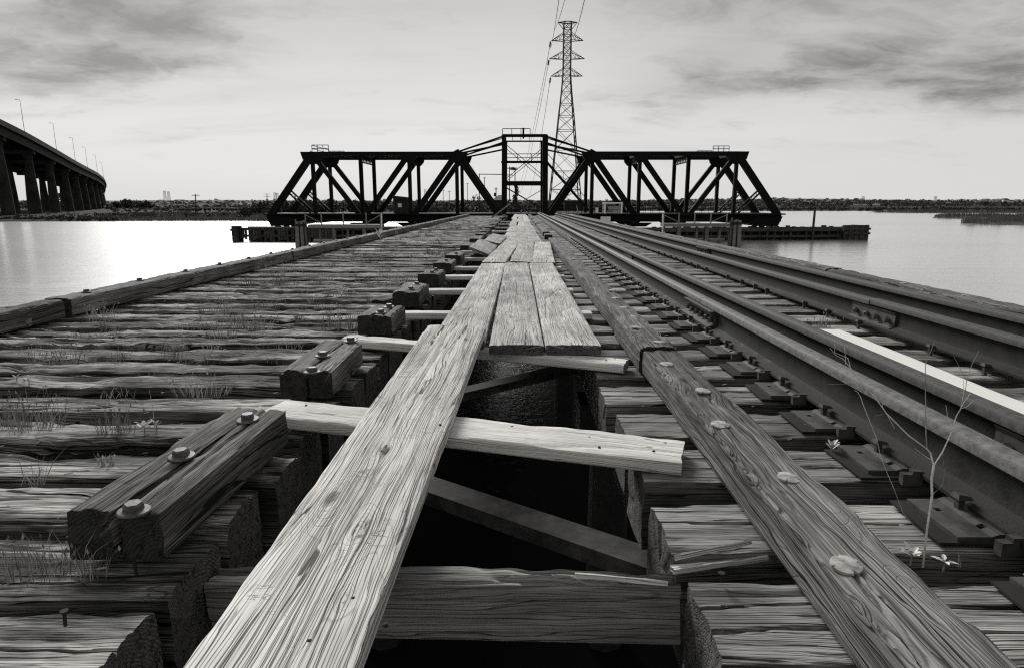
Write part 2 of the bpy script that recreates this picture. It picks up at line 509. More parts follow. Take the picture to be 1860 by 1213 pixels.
class MB:
    def __init__(self):
        self.v = []
        self.f = []

    def box(self, c, s, rotz=0.0):
        x, y, z = c
        a, b, d = s[0] / 2, s[1] / 2, s[2] / 2
        cs, sn = math.cos(rotz), math.sin(rotz)
        n = len(self.v)
        for dz in (-d, d):
            for (dx, dy) in ((-a, -b), (a, -b), (a, b), (-a, b)):
                self.v.append((x + dx * cs - dy * sn, y + dx * sn + dy * cs, z + dz))
        for q in ((0, 3, 2, 1), (4, 5, 6, 7), (0, 1, 5, 4), (1, 2, 6, 5), (2, 3, 7, 6), (3, 0, 4, 7)):
            self.f.append(tuple(n + i for i in q))
        return self

    def beam(self, A, B, wd, dp, up=(0, 1, 0)):
        """box between A and B; dp measured along `up`, wd across"""
        A, B, up = Vector(A), Vector(B), Vector(up)
        d = (B - A).normalized()
        s = d.cross(up)
        if s.length < 1e-4:
            up = Vector((1, 0, 0)); s = d.cross(up)
        s.normalize()
        u = s.cross(d).normalized()
        n = len(self.v)
        for p in (A, B):
            for (i, j) in ((-1, -1), (1, -1), (1, 1), (-1, 1)):
                self.v.append(tuple(p + s * (i * wd / 2) + u * (j * dp / 2)))
        for q in ((0, 1, 2, 3), (7, 6, 5, 4), (0, 4, 5, 1), (1, 5, 6, 2), (2, 6, 7, 3), (3, 7, 4, 0)):
            self.f.append(tuple(n + i for i in q))
        return self

    def tube(self, pts, r, k=6, r2=None):
        pts = [Vector(p) for p in pts]
        n0 = len(self.v)
        m = len(pts)
        for i, p in enumerate(pts):
            d = (pts[min(i + 1, m - 1)] - pts[max(i - 1, 0)]).normalized()
            ref = Vector((0, 0, 1)) if abs(d.z) < 0.9 else Vector((1, 0, 0))
            s = d.cross(ref).normalized()
            u = s.cross(d)
            rr = r if r2 is None else r + (r2 - r) * i / (m - 1)
            for j in range(k):
                a = 2 * math.pi * j / k
                self.v.append(tuple(p + s * (rr * math.cos(a)) + u * (rr * math.sin(a))))
        for i in range(m - 1):
            for j in range(k):
                a, b = n0 + i * k + j, n0 + i * k + (j + 1) % k
                self.f.append((a, b, b + k, a + k))
        self.f.append(tuple(n0 + j for j in range(k))[::-1])
        self.f.append(tuple(n0 + (m - 1) * k + j for j in range(k)))
        return self

    def prism(self, poly, y0, y1):
        """poly = [(x, z)...] extruded in y"""
        n = len(self.v)
        k = len(poly)
        for y in (y0, y1):
            for (x, z) in poly: self.v.append((x, y, z))
        self.f.append(tuple(n + i for i in range(k)))
        self.f.append(tuple(n + k + i for i in range(k))[::-1])
        for i in range(k):
            j = (i + 1) % k
            self.f.append((n + i, n + k + i, n + k + j, n + j))
        return self

    def build(self, name, mat, parent=None, smooth=None, origin=None):
        """vertices are world coordinates; origin moves to the parent (or `origin`)"""
        if origin is None:
            o0 = wpos(parent) if parent is not None else Vector((0, 0, 0))
        else:
            o0 = Vector(origin)
        me = bpy.data.meshes.new(name)
        me.from_pydata([(x - o0.x, y - o0.y, z - o0.z) for x, y, z in self.v], [], self.f)
        finish(me, mat, smooth)
        return link(name, me, parent, o0)


# ------------------------------------------------------------------ numpy value noise
def vn(x, y, seed=0):
    x, y = np.broadcast_arrays(np.asarray(x, float), np.asarray(y, float))
    xi = np.floor(x).astype(np.int64); yi = np.floor(y).astype(np.int64)
    fx = x - xi; fy = y - yi
    fx = fx * fx * (3 - 2 * fx); fy = fy * fy * (3 - 2 * fy)

    def h(a, b):
        q = (a * 374761393 + b * 668265263 + seed * 144269504) & 0xffffffff
        q = ((q ^ (q >> 13)) * 1274126177) & 0xffffffff
        return ((q ^ (q >> 16)) & 0xffff) / 65535.0
    a = h(xi, yi) * (1 - fx) + h(xi + 1, yi) * fx
    b = h(xi, yi + 1) * (1 - fx) + h(xi + 1, yi + 1) * fx
    return a * (1 - fy) + b * fy


def wood_mesh(name, L, W, H, mat, nl, nw, nh, seed, groove=0.003, wear=0.006, crack=0.008, endw=0.006, w2=None, bow=0.0, splits=(), cup=0.0, rot=0.0):
    """A timber lying along local X, centred; its top face carries grooves, cracks and worn edges.
    splits: (which end -1/+1, lateral position, length, depth, width)"""
    hw, hh = W / 2, H / 2
    ch = min(0.006, H * 0.12)
    per = []
    yy = np.linspace(-hw + ch, hw - ch, nw + 1)
    for q in yy: per.append((q, hh, 0, 1))
    zz = np.linspace(hh - ch, -hh + ch, nh + 1)
    for q in zz: per.append((hw, q, 1, 0))
    for q in (hw - ch, 0.0, -hw + ch): per.append((q, -hh, 0, -1))
    for q in zz[::-1]: per.append((-hw, q, -1, 0))
    per = np.array(per)
    npnt = len(per)
    py, pz, ny, nz = per.T
    # running length round the section
    dd = np.hypot(np.diff(py, append=py[0]), np.diff(pz, append=pz[0]))
    s = np.concatenate([[0], np.cumsum(dd)[:-1]])
    xs = np.linspace(-L / 2, L / 2, nl + 1)
    X = np.repeat(xs[:, None], npnt, 1)
    S = np.repeat(s[None, :], nl + 1, 0)
    Y = np.repeat(py[None, :], nl + 1, 0).copy()
    Z = np.repeat(pz[None, :], nl + 1, 0).copy()
    NY = np.repeat(ny[None, :], nl + 1, 0)
    NZ = np.repeat(nz[None, :], nl + 1, 0)
    top = (NZ > 0.5)
    bot = (NZ < -0.5)
    Sw = S + 0.012 * (vn(X * 2.5, S * 6, seed + 3) - 0.5)
    g = vn(X * 3 + seed, Sw * 62, seed) * 0.6 + vn(X * 7, Sw * 130, seed + 1) * 0.4
    d = groove * g * 1.6
    n = vn(X * 1.3, Sw * 11, seed + 5)
    rdg = np.clip(1 - np.abs(n - 0.5) / 0.07, 0, 1) * np.clip((vn(X * 1.7, S * 4, seed + 6) - 0.42) * 8, 0, 1)
    d = d + crack * rdg
    # worn arrises
    cd = np.minimum(np.hypot(np.abs(Y) - hw, Z - hh), 1.0)
    c = np.exp(-cd / 0.016)
    ew = wear * (0.35 + 1.7 * vn(X * 4.5, np.sign(Y) * 3 + 9, seed + 8) * vn(X * 17, np.sign(Y) * 3 + 9, seed + 9) * 2)
    d = d + c * ew
    lump = (vn(X * 1.4, S * 9, seed + 12) - 0.5) * wear * 0.5 + (vn(X * 19, S * 45, seed + 13) - 0.5) * wear * 0.5
    d = d + lump
    if rot:
        c3 = np.exp(-cd / 0.05)
        d = d + rot * c3 * np.clip((vn(X * 2.1, np.sign(Y) * 5 + 7, seed + 50) - 0.5) * 3, 0, 1) * (0.6 + 0.8 * vn(X * 14, S * 10, seed + 51))
        d = d + rot * 0.9 * np.clip((vn(X * 1.9, S * 7, seed + 52) - 0.68) * 6, 0, 1)
    d = np.where(bot, 0.0, np.where(np.abs(NY) > .5, d * 0.4, d))
    Y = Y - NY * d
    Z = Z - NZ * d
    cornermask = c > 0.35
    Z = np.where(cornermask & ~top, Z - c * ew * 0.6, Z)
    Y = np.where(cornermask & top, Y - np.sign(Y) * c * ew * 0.6, Y)
    for (en, pos, ln, dep, wd) in splits:
        dist = (L / 2 - X * en)
        k = np.clip(1 - dist / ln, 0, 1)
        wob = pos + 0.012 * (vn(X * 5, 3.3, seed + 20) - 0.5) * 2
        a = np.clip(1 - np.abs(Y - wob) / (wd * (0.35 + 0.65 * k) + 1e-6), 0, 1)
        Z = np.where(top & (k > 0), Z - dep * np.minimum(1, k * 3) * np.sqrt(a), Z)
    if cup:
        Z = Z + cup * (np.abs(Y) / hw) ** 2 - cup * 0.5
    if w2 is not None:
        Y = Y * (1 + (w2 / W - 1) * (X / L + 0.5))
    if bow:
        Z = Z - bow * (1 - (2 * X / L) ** 2)
    X = X.copy()
    X[0] += endw * (vn(s * 40, 1.1, seed + 30) + vn(s * 9, 5.1, seed + 31) - 0.2)
    X[-1] -= endw * (vn(s * 40, 2.1, seed + 32) + vn(s * 9, 6.1, seed + 33) - 0.2)
    V = np.stack([X, Y, Z], -1).reshape(-1, 3)
    i = np.arange(nl)[:, None] * npnt
    j = np.arange(npnt)[None, :]
    j2 = (j + 1) % npnt
    Fq = np.stack([i + j, i + npnt + j, i + npnt + j2, i + j2], -1).reshape(-1, 4)
    nv = len(V)
    extra = []
    tris = []
    quads = [Fq]
    for en in (0, nl):
        ring = V[en * npnt:(en + 1) * npnt]
        cy, cz = ring[:, 1].mean(), -hh * 0.35
        inner = ring.copy()
        inner[:, 1] = cy + (ring[:, 1] - cy) * 0.45
        inner[:, 2] = cz + (ring[:, 2] - cz) * 0.45
        inner[:, 0] += (0.004 if en == 0 else -0.004) * vn(s * 30, 8.2, seed + 40 + en)
        extra.append(inner)
        cen = inner.mean(0, keepdims=True)
        extra.append(cen)
        b0 = nv
        cidx = nv + npnt
        a = en * npnt + np.arange(npnt)
        a2 = en * npnt + (np.arange(npnt) + 1) % npnt
        ii = b0 + np.arange(npnt)
        ii2 = b0 + (np.arange(npnt) + 1) % npnt
        if en == 0:
            quads.append(np.stack([a, a2, ii2, ii], -1))
            tris.append(np.stack([ii, ii2, np.full(npnt, cidx)], -1))
        else:
            quads.append(np.stack([a2, a, ii, ii2], -1))
            tris.append(np.stack([ii2, ii, np.full(npnt, cidx)], -1))
        nv += npnt + 1
    V = np.concatenate([V] + extra)
    me = bpy.data.meshes.new(name)
    faces = np.concatenate(quads).tolist() + np.concatenate(tris).tolist()
    me.from_pydata(V.tolist(), [], faces)
    # consistent outward normals
    finish(me, mat, 50)
    me.flip_normals()
    return me


def place(name, me, A, B, parent=None, roll=0.0):
    """put a timber mesh with its axis from A to B (world)"""
    A, B = Vector(A), Vector(B)
    x = (B - A).normalized()
    z = Vector((0, 0, 1))
    y = z.cross(x).normalized()
    z = x.cross(y)
    R = Matrix((x, y, z)).transposed() @ Matrix.Rotation(roll, 3, 'X')
    o = link(name, me, parent, (A + B) / 2)
    o.rotation_euler = R.to_euler()
    return o


# ================================================================== WATER AND LAND
mb = MB()
mb.v = [(-6000, -600, WATER_Z), (6000, -600, WATER_Z), (6000, 7000, WATER_Z), (-6000, 7000, WATER_Z)]
mb.f = [(0, 1, 2, 3)]
tag(mb.build('water', M['water'], origin=(0, 0, WATER_Z)), kind='structure')
mb = MB()
mb.v = [(-6000, -600, -9), (6000, -600, -9), (6000, 7000, -9), (-6000, 7000, -9)]
mb.f = [(0, 1, 2, 3)]
tag(mb.build('river_bed', M['marsh'], origin=(0, 0, -9)), kind='structure')

HZ = CAM_Z - WATER_Z        # camera above the water


def shore_D(py):
    return HZ * F / (0.98 * (py - 370))


def dirx(px):
    """ground direction (unit y) for a photo column"""
    d = ray(px, 372)
    return d.x / d.y


def land(name, mat, cols, seed, kind='structure'):
    """cols: list of (px, [(distance, height above water)...]) - a strip of terrain"""
    V = []; Fc = []
    nr = len(cols[0][1])
    rs = np.random.default_rng(seed)
    for (px, prof) in cols:
        k = dirx(px)
        for (D, h) in prof:
            V.append((k * D, D, WATER_Z + h))
    nc = len(cols)
    for a in range(nc - 1):
        for b in range(nr - 1):
            q = a * nr + b
            Fc.append((q, q + nr, q + nr + 1, q + 1))
    me = bpy.data.meshes.new(name)
    me.from_pydata(V, [], Fc)
    finish(me, mat, 180)
    return tag(link(name, me), kind=kind)


def lerp_table(tab, x):
    return float(np.interp(x, [a for a, _ in tab], [b for _, b in tab]))


SHORE = [(-900, 120), (0, 124), (180, 126), (200, 190), (360, 195), (480, 170), (520, 132), (700, 130), (830, 118), (870, 93), (1080, 93), (1110, 130), (1150, 300), (1900, 320), (2900, 340)]
RIDGE = [(-900, 7), (200, 8.5), (420, 9.5), (700, 8.8), (1000, 9.0), (1140, 9.2), (1300, 12.0), (1420, 12.5), (1520, 11.5), (1620, 9.4), (1860, 8.4), (2900, 8)]
cols = []
for px in range(-900, 2901, 20):
    s0 = lerp_table(SHORE, px) * (1 + 0.03 * (float(vn(px / 60, 1, 5)) - 0.5))
    n = float(vn(px / 90, 2, 6))
    cols.append((px, [(s0, -0.3), (s0 + 1.5, 0.35), (s0 + 12, 0.6), (max(s0 + 30, 330), 1.0), (600, 2.2 + n)]))
land('ground', M['land'], cols, 1)
cols = []
for px in range(-900, 2901, 12):
    r = lerp_table(RIDGE, px) + 1.6 * (float(vn(px / 70, 2, 8)) - 0.5) + 0.8 * (float(vn(px / 22, 3, 9)) - 0.5)
    cols.append((px, [(598, 2.0), (800, 3.5), (1150, r * 0.62), (1500, r + 1.5), (1900, r + 3.5), (2600, r + 2.0)]))
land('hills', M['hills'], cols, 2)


def clumps(name, mat, pts, size, ncard, flat=0.6, seed=3, kind='stuff', label=None, cat=None):
    """a foliage mass: many small leaf-cluster quads scattered about points (numpy)"""
    rs = np.random.default_rng(seed)
    pts = np.asarray(pts, float)          # x,y,z,radius
    n = len(pts)
    k = ncard
    u = rs.normal(size=(n, k, 3))
    u /= np.linalg.norm(u, axis=2, keepdims=True)
    rad = rs.uniform(0.55, 1.0, (n, k, 1)) * pts[:, 3][:, None, None]
    c = pts[:, None, :3] + u * rad * np.array([1, 1, flat])
    c = c.reshape(-1, 3)
    a = rs.normal(size=c.shape); a /= np.linalg.norm(a, axis=1, keepdims=True)
    b = np.cross(a, rs.normal(size=c.shape)); b /= np.linalg.norm(b, axis=1, keepdims=True)
    sz = (np.repeat(pts[:, 3], k) * size * rs.uniform(0.6, 1.3, len(c)))[:, None]
    V = np.stack([c - a * sz, c - b * sz * 0.6, c + a * sz, c + b * sz * 0.6], 1).reshape(-1, 3)
    me = bpy.data.meshes.new(name)
    me.from_pydata(V.tolist(), [], np.arange(len(V)).reshape(-1, 4).tolist())
    finish(me, mat)
    o = link(name, me)
    return tag(o, label, cat, kind=kind)


# far woods: masses of crowns nobody could count
rs = np.random.default_rng(21)
P = []
for i in range(3600):
    px = rs.uniform(-100, 2050)
    D = rs.uniform(0, 1) ** 0.8
    s0 = lerp_table(SHORE, px) + 14
    if px < 200: s0 = 230
    lo, hi = max(s0, 235), 1500
    D = lo * (hi / lo) ** D
    if px > 1130 and D < 420 and rs.uniform() < 0.5: continue
    if 230 < px < 520 and D < 320 and rs.uniform() < 0.6: continue
    if float(vn(px / 45, D / 90, 31)) < 0.36: continue
    if 180 < px < 720 and 500 < D < 1150 and rs.uniform() < 0.55: continue
    g = 0.8 if D < 330 else (np.interp(D, [330, 600, 800, 1150, 1500], [1.2, 2.5, 3.5, lerp_table(RIDGE, px) * 0.62, lerp_table(RIDGE, px) + 1.5]))
    r = rs.uniform(1.2, 2.2) * (1 + D / 1100)
    if px < 600: r *= 0.9
    r = min(r, 3.4)
    if D < 540 and 200 < px < 480: r *= 0.5
    if D > 1000 and px < 1100 and rs.uniform() < 0.6: continue
    P.append((dirx(px) * D, D, WATER_Z + g + r * 0.45, r))
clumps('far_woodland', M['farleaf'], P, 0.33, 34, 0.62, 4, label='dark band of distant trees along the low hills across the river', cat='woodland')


def reeds(name, quads, n, hmin, hmax, mat, seed, label, cat='reeds', wd=0.06):
    """upright blades scattered over ground areas: quads = (px0, px1, Dfun0, Dfun1)"""
    rs = np.random.default_rng(seed)
    V = []; Fc = []
    for (p0, p1, d0, d1, z) in quads:
        for i in range(n):
            px = rs.uniform(p0, p1)
            D = rs.uniform(d0, d1)
            x = dirx(px) * D
            h = rs.uniform(hmin, hmax) * (0.45 + 0.9 * float(vn(px / 14, D / 9, 41))) * min(1, 0.25 + abs(px - p0) / 26) * min(1, 0.25 + abs(p1 - px) / 26)
            a = rs.uniform(-0.25, 0.25)
            q = len(V)
            w_ = wd * D / 140
            V += [(x - w_, D, z), (x + w_, D, z), (x + w_ * 0.4 + a * h, D + a, z + h), (x - w_ * 0.4 + a * h, D + a, z + h)]
            Fc.append((q, q + 1, q + 2, q + 3))
    me = bpy.data.meshes.new(name)
    me.from_pydata(V, [], Fc)
    finish(me, mat)
    return tag(link(name, me), label, cat, kind='stuff')


def island(name, pts, h, seed):
    """low marsh island from an outline of (px, D) pairs"""
    V = []; n = len(pts)
    cx = sum(dirx(p) * D for p, D in pts) / n; cy = sum(D for p, D in pts) / n
    for (p, D) in pts: V.append((dirx(p) * D, D, WATER_Z - 0.2))
    for (p, D) in pts:
        x, y = dirx(p) * D, D
        V.append((cx + (x - cx) * 0.93, cy + (y - cy) * 0.93, WATER_Z + h))
    V.append((cx, cy, WATER_Z + h * 1.2))
    Fc = [(i, (i + 1) % n, n + (i + 1) % n, n + i) for i in range(n)]
    Fc += [(n + i, n + (i + 1) % n, 2 * n) for i in range(n)]
    me = bpy.data.meshes.new(name)
    me.from_pydata(V, [], Fc)
    finish(me, M['marsh'], 180)
    return tag(link(name, me), kind='structure')


# left marsh strip in front of the inlet, hummocks, right marsh islands
island('marsh_island', [(150, 128), (260, 130), (420, 132), (560, 128), (570, 165), (420, 160), (300, 150), (210, 146), (150, 150)], 0.35, 1)
island('marsh_island', [(226, 172), (300, 168), (330, 172), (560, 166), (560, 184), (400, 186), (226, 184)], 0.3, 2)
island('marsh_island', [(1745, 116), (1800, 108), (1900, 106), (2100, 106), (2100, 128), (1850, 135), (1790, 133)], 0.35, 3)
island('marsh_island', [(1690, 160), (1740, 150), (1860, 150), (2100, 150), (2100, 185), (1800, 190), (1705, 180)], 0.3, 4)
island('marsh_island', [(1572, 262), (1640, 245), (1700, 240), (1860, 235), (2100, 230), (2100, 262), (1700, 270)], 0.3, 5)
reeds('marsh_reeds', [(150, 565, 129, 134, WATER_Z + 0.1), (200, 560, 140, 160, WATER_Z + 0.3), (228, 555, 168, 182, WATER_Z + 0.2),
                      (1750, 2050, 108, 130, WATER_Z + 0.2), (1700, 2050, 152, 180, WATER_Z + 0.2), (1590, 2050, 240, 262, WATER_Z + 0.2),
                      (560, 900, 128, 134, WATER_Z + 0.2)], 2600, 0.5, 1.15, M['reed'], 5,
      'tall marsh grass along the far water edge and on the low islands')
rs = np.random.default_rng(5)
P = []
for i in range(520):
    px = rs.uniform(170, 560)
    D = rs.uniform(136, 162)
    r = rs.uniform(0.3, 0.8) + (0.9 if (px > 470 and rs.uniform() < .5) else 0)
    P.append((dirx(px) * D, D, WATER_Z + 0.4 + r * 0.3, r))
for i in range(260):
    px = rs.uniform(232, 560); D = rs.uniform(170, 182)
    P.append((dirx(px) * D, D, WATER_Z + 0.55, rs.uniform(0.5, 0.85)))
for i in range(1100):
    px = rs.uniform(200, 860); D = rs.uniform(200, 520)
    r = rs.uniform(0.5, 1.1) * (D / 350)
    P.append((dirx(px) * D, D, WATER_Z + 0.5 + D * .0015 + r * 0.3, r))
for i in range(900):
    px = rs.uniform(-60, 215); D = 127 + 110 * rs.uniform() ** 1.6
    r = rs.uniform(0.2, 0.55)
    P.append((dirx(px) * D, D, WATER_Z + 0.35 + r * 0.3, r))
for i in range(400):
    px = rs.uniform(1150, 1900); D = rs.uniform(305, 340)
    r = rs.uniform(0.6, 1.3)
    P.append((dirx(px) * D, D, WATER_Z + 0.6 + r * 0.2, r))
clumps('bank_scrub', M['leaf'], P, 0.38, 40, 0.7, 9, label='low dark scrub covering the marsh banks beyond the water', cat='scrub')


# ------------------------------------------------------------------ trees near the bridge
def tree(px, D, base_h, height, spread, label, shape='bush', seed=0, name='tree', cat='tree', cards=900, gaps=0.35):
    rs = np.random.default_rng(seed)
    x = dirx(px) * D
    z0 = WATER_Z + base_h
    root = thing(name, label, cat, (x, D, z0), 'trees and bushes behind the swing bridge')
    tb = MB()
    th = height * (0.3 if shape == 'bush' else 0.85)
    tb.tube([(x, D, z0 - 0.2), (x + 0.03 * height, D, z0 + th * 0.5), (x - 0.01 * height, D, z0 + th)], 0.035 * height, 6, 0.012 * height)
    for k in range(5):
        a = rs.uniform(0, 6.28); hgt = th * rs.uniform(0.4, 0.95)
        tb.tube([(x, D, z0 + hgt), (x + math.cos(a) * spread * .3, D + math.sin(a) * spread * .3, z0 + hgt + height * 0.12),
                 (x + math.cos(a) * spread * .6, D + math.sin(a) * spread * .6, z0 + hgt + height * 0.22)], 0.014 * height, 4, 0.004 * height)
    tb.build('trunk', M['bark'], root)
    # clump centres
    n = 16 if shape == 'bush' else 20
    C = []
    for k in range(n):
        a = rs.uniform(0, 6.28)
        if shape == 'bush':
            t_ = rs.uniform(0.1, 0.85)
            rr = spread * rs.uniform(0.1, 0.75) * math.sqrt(max(0.05, 1 - (t_ - 0.3) ** 2 * 1.4))
            cr_ = spread * rs.uniform(0.22, 0.42)
        else:
            t_ = 0.15 + 0.8 * k / n
            rr = spread * rs.uniform(0.0, 0.5) * math.sin(min(1, t_ * 1.1) * math.pi) ** 0.5
            cr_ = spread * rs.uniform(0.35, 0.6) * (1.15 - 0.6 * t_)
        C.append((math.cos(a) * rr, math.sin(a) * rr, height * t_, cr_))
    C = np.array(C)
    idx = rs.integers(0, n, cards)
    u = rs.normal(size=(cards, 3)); u /= np.linalg.norm(u, axis=1, keepdims=True)
    c = C[idx, :3] + u * (C[idx, 3] * rs.uniform(0.3, 1.0, cards) ** 0.5)[:, None]
    c[:, 2] = np.maximum(c[:, 2], 0.05)
    a = rs.normal(size=c.shape); a /= np.linalg.norm(a, axis=1, keepdims=True)
    b = np.cross(a, rs.normal(size=c.shape)); b /= np.linalg.norm(b, axis=1, keepdims=True)
    sz = ((0.11 if shape == 'poplar' else 0.075) * spread * rs.uniform(0.6, 1.4, cards))[:, None]
    V = np.stack([c - a * sz, c - b * sz * 0.6, c + a * sz, c + b * sz * 0.6], 1).reshape(-1, 3)
    me = bpy.data.meshes.new('crown')
    me.from_pydata(V.tolist(), [], np.arange(len(V)).reshape(-1, 4).tolist())
    finish(me, M['leaf'])
    link('crown', me, root, (x, D, z0))
    return root


tree(937, 99, 0.9, 5.8, 0.85, 'slim dark poplar standing inside the frame of the tower', 'poplar', 1, 'poplar_tree', cards=1900)
tree(872, 104, 0.9, 4.2, 1.9, 'ragged open tree left of the pale roofed house', 'bush', 2, gaps=.5, cards=420)
tree(845, 118, 0.8, 2.3, 2.4, 'broad low bush left of the ragged open tree', 'bush', 3, 'bush', 'bush')
tree(872, 98, 0.8, 2.0, 2.6, 'wide dark bush in front of the pale roofed house', 'bush', 4, 'bush', 'bush')
tree(905, 96, 0.8, 1.8, 1.8, 'small round bush at the foot of the left tower leg', 'bush', 5, 'bush', 'bush')
tree(925, 97, 0.8, 2.5, 1.8, 'leafy bush below the slim poplar', 'bush', 6, 'bush', 'bush')
tree(948, 120, 0.8, 2.4, 2.0, 'low bush right of the slim poplar', 'bush', 7, 'bush', 'bush')
tree(806, 126, 0.7, 2.0, 3.0, 'low spreading bush behind the left truss panel next to the tower', 'bush', 8, 'bush', 'bush')
tree(770, 132, 0.6, 1.9, 3.2, 'low spreading bush behind the dark operator hut', 'bush', 9, 'bush', 'bush')
tree(975, 118, 0.7, 1.9, 2.2, 'bush behind the right leg of the tower', 'bush', 10, 'bush', 'bush')
tree(1092, 126, 0.7, 2.2, 2.3, 'bush beside the white shelter on the right', 'bush', 12, 'bush', 'bush')
tree(505, 138, 0.5, 3.0, 4.0, 'dark bushy tree above the left end of the swing bridge', 'bush', 13)
tree(470, 146, 0.5, 2.8, 4.2, 'rounded dark bush left of the swing bridge end', 'bush', 14, 'bush', 'bush')
tree(445, 142, 0.4, 1.5, 2.6, 'small pale bush on the marsh strip left of the bridge', 'bush', 15, 'bush', 'bush')
tree(545, 140, 0.5, 3.3, 4.6, 'dark bushy tree behind the first panel of the left truss', 'bush', 16)
tree(600, 150, 0.5, 3.3, 5.0, 'dark bushy tree behind the crossing members of the left truss', 'bush', 17)
tree(650, 160, 0.5, 3.2, 5.0, 'dark bushy tree behind the middle of the left truss', 'bush', 18)
tree(236, 330, 0.9, 3.7, 7, 'large dark tree right of the last viaduct pier', 'bush', 19)
tree(262, 340, 0.9, 3.4, 7, 'second large dark tree along the inlet from the viaduct', 'bush', 20)
tree(210, 330, 0.9, 2.8, 4, 'smaller dark tree beside the last viaduct pier', 'bush', 22)


# ================================================================== LEFT VIADUCT
def catmull(P, n):
    P = [Vector(p) for p in P]
    P = [2 * P[0] - P[1]] + P + [2 * P[-1] - P[-2]]
    o = []
    for i in range(1, len(P) - 2):
        for k in range(n):
            t_ = k / n
            a, b, c, d = P[i - 1:i + 3]
            o.append(0.5 * ((2 * b) + (c - a) * t_ + (2 * a - 5 * b + 4 * c - d) * t_ * t_ + (3 * b - a - 3 * c + d) * t_ ** 3))
    o.append(P[-2])
    return o


# near edge of the deck: photo column, row, distance
EDGE = [(-190, 95, 105), (-60, 185, 138), (46, 240, 172), (104, 273, 203), (138, 293, 232), (160, 305, 262), (178, 315, 296), (189, 325, 332), (192, 334, 372), (188, 342, 420), (176, 349, 480), (150, 355, 560)]
EP = catmull([at_y(a, b, D) for a, b, D in EDGE], 5)
via = thing('highway_viaduct', 'tall dark concrete highway viaduct curving away on rows of piers', 'viaduct', (EP[0].x, EP[0].y, WATER_Z))
nE = len(EP)
tang = [(EP[min(i + 1, nE - 1)] - EP[max(i - 1, 0)]) for i in range(nE)]
side = []
for d in tang:
    d = Vector((d.x, d.y, 0)).normalized()
    s_ = Vector((-d.y, d.x, 0))
    if s_.x > 0: s_ = -s_
    side.append(s_)


def sweep(name, prof, mat):
    """prof: (offset away from the near edge, dz)"""
    V = []; Fc = []
    k = len(prof)
    for p, s_ in zip(EP, side):
        for (o_, dz) in prof:
            q = p + s_ * o_
            V.append((q.x, q.y, q.z + dz))
    for i in range(nE - 1):
        for j in range(k):
            a = i * k + j; b = i * k + (j + 1) % k
            Fc.append((a, b, b + k, a + k))
    Fc.append(tuple(range(k))); Fc.append(tuple((nE - 1) * k + j for j in range(k))[::-1])
    m = MB(); m.v = V; m.f = Fc
    return m.build(name, mat, via)


sweep('parapet', [(-0.1, 0.0), (0.3, 0.0), (0.3, -1.1), (-0.1, -1.1)], M['deckconc'])
sweep('deck_slab', [(-0.3, -1.1), (21.0, -1.1), (21.0, -1.5), (-0.3, -1.5)], M['deckconc'])
sweep('parapet', [(20.7, 0.0), (21.1, 0.0), (21.1, -1.09), (20.7, -1.09)], M['deckconc'])
for o_ in (0.4, 4.2, 8, 11.8, 15.8, 20.0):
    sweep('girder', [(o_, -1.5), (o_ + 0.5, -1.5), (o_ + 0.5, -3.6), (o_, -3.6)], M['dark'])


def edge_at(px_target):
    best = min(range(nE), key=lambda i: abs(930 + F * (lambda c: c.x / -c.z)(CR.transposed() @ (EP[i] - Vector((0, 0, CAM_Z)))) - px_target))
    return best


# stations along the edge by distance
cum = [0.0]
for i in range(1, nE): cum.append(cum[-1] + (EP[i] - EP[i - 1]).length)


def station(sv):
    for i in range(1, nE):
        if cum[i] >= sv:
            t_ = (sv - cum[i - 1]) / (cum[i] - cum[i - 1])
            return EP[i - 1].lerp(EP[i], t_), side[i - 1].lerp(side[i], t_).normalized(), (EP[i] - EP[i - 1]).normalized()
    return EP[-1], side[-1], (EP[-1] - EP[-2]).normalized()


sv = 14.0
piers = []
while sv < cum[-1] - 5:
    p, s_, d_ = station(sv)
    row = []
    for o_ in (2.2, 12.5):
        q = p + s_ * o_
        pb_ = MB()
        zt = p.z - 4.6
        rot = math.atan2(s_.y, s_.x)
        # tapered oval column with a flared head
        lv = []
        for (z_, r_) in ((WATER_Z - 1, 1.55), (WATER_Z + (zt - WATER_Z) * .5, 1.2), (zt - 1.2, 0.88), (zt - 1.15, 1.05), (zt, 1.15)):
            ring = []
            for j in range(10):
                a = 2 * math.pi * j / 10
                ring.append((q.x + r_ * math.cos(a), q.y + r_ * math.sin(a), z_))
            lv.append(ring)
        for r_ in lv: pb_.v += r_
        for i in range(len(lv) - 1):
            for j in range(10):
                a, b_ = i * 10 + j, i * 10 + (j + 1) % 10
                pb_.f.append((a, b_, b_ + 10, a + 10))
        pb_.f.append(tuple(40 + j for j in range(10)))
        pb_.build('pier', M['concrete'], via, smooth=60)
    for (oa, ob) in ((0.6, 19.6),):
        cb = MB()
        cb.beam(p + s_ * oa + Vector((0, 0, -4.1)), p + s_ * ob + Vector((0, 0, -4.1)), 1.5, 1.0, (0, 0, 1))
        cb.build('pier_cap', M['concrete'], via)
    sv += 23.0
sv_l = 8.0
LAMP_N = ['nearest street lamp on the viaduct, cut by its tall leaning pole', 'second street lamp along the viaduct edge', 'third street lamp along the viaduct edge', 'fourth street lamp along the viaduct edge',
          'fifth street lamp along the viaduct edge', 'sixth street lamp along the viaduct edge, where the deck bends', 'smallest street lamp at the far bend of the viaduct', 'street lamp just past the far bend of the viaduct']
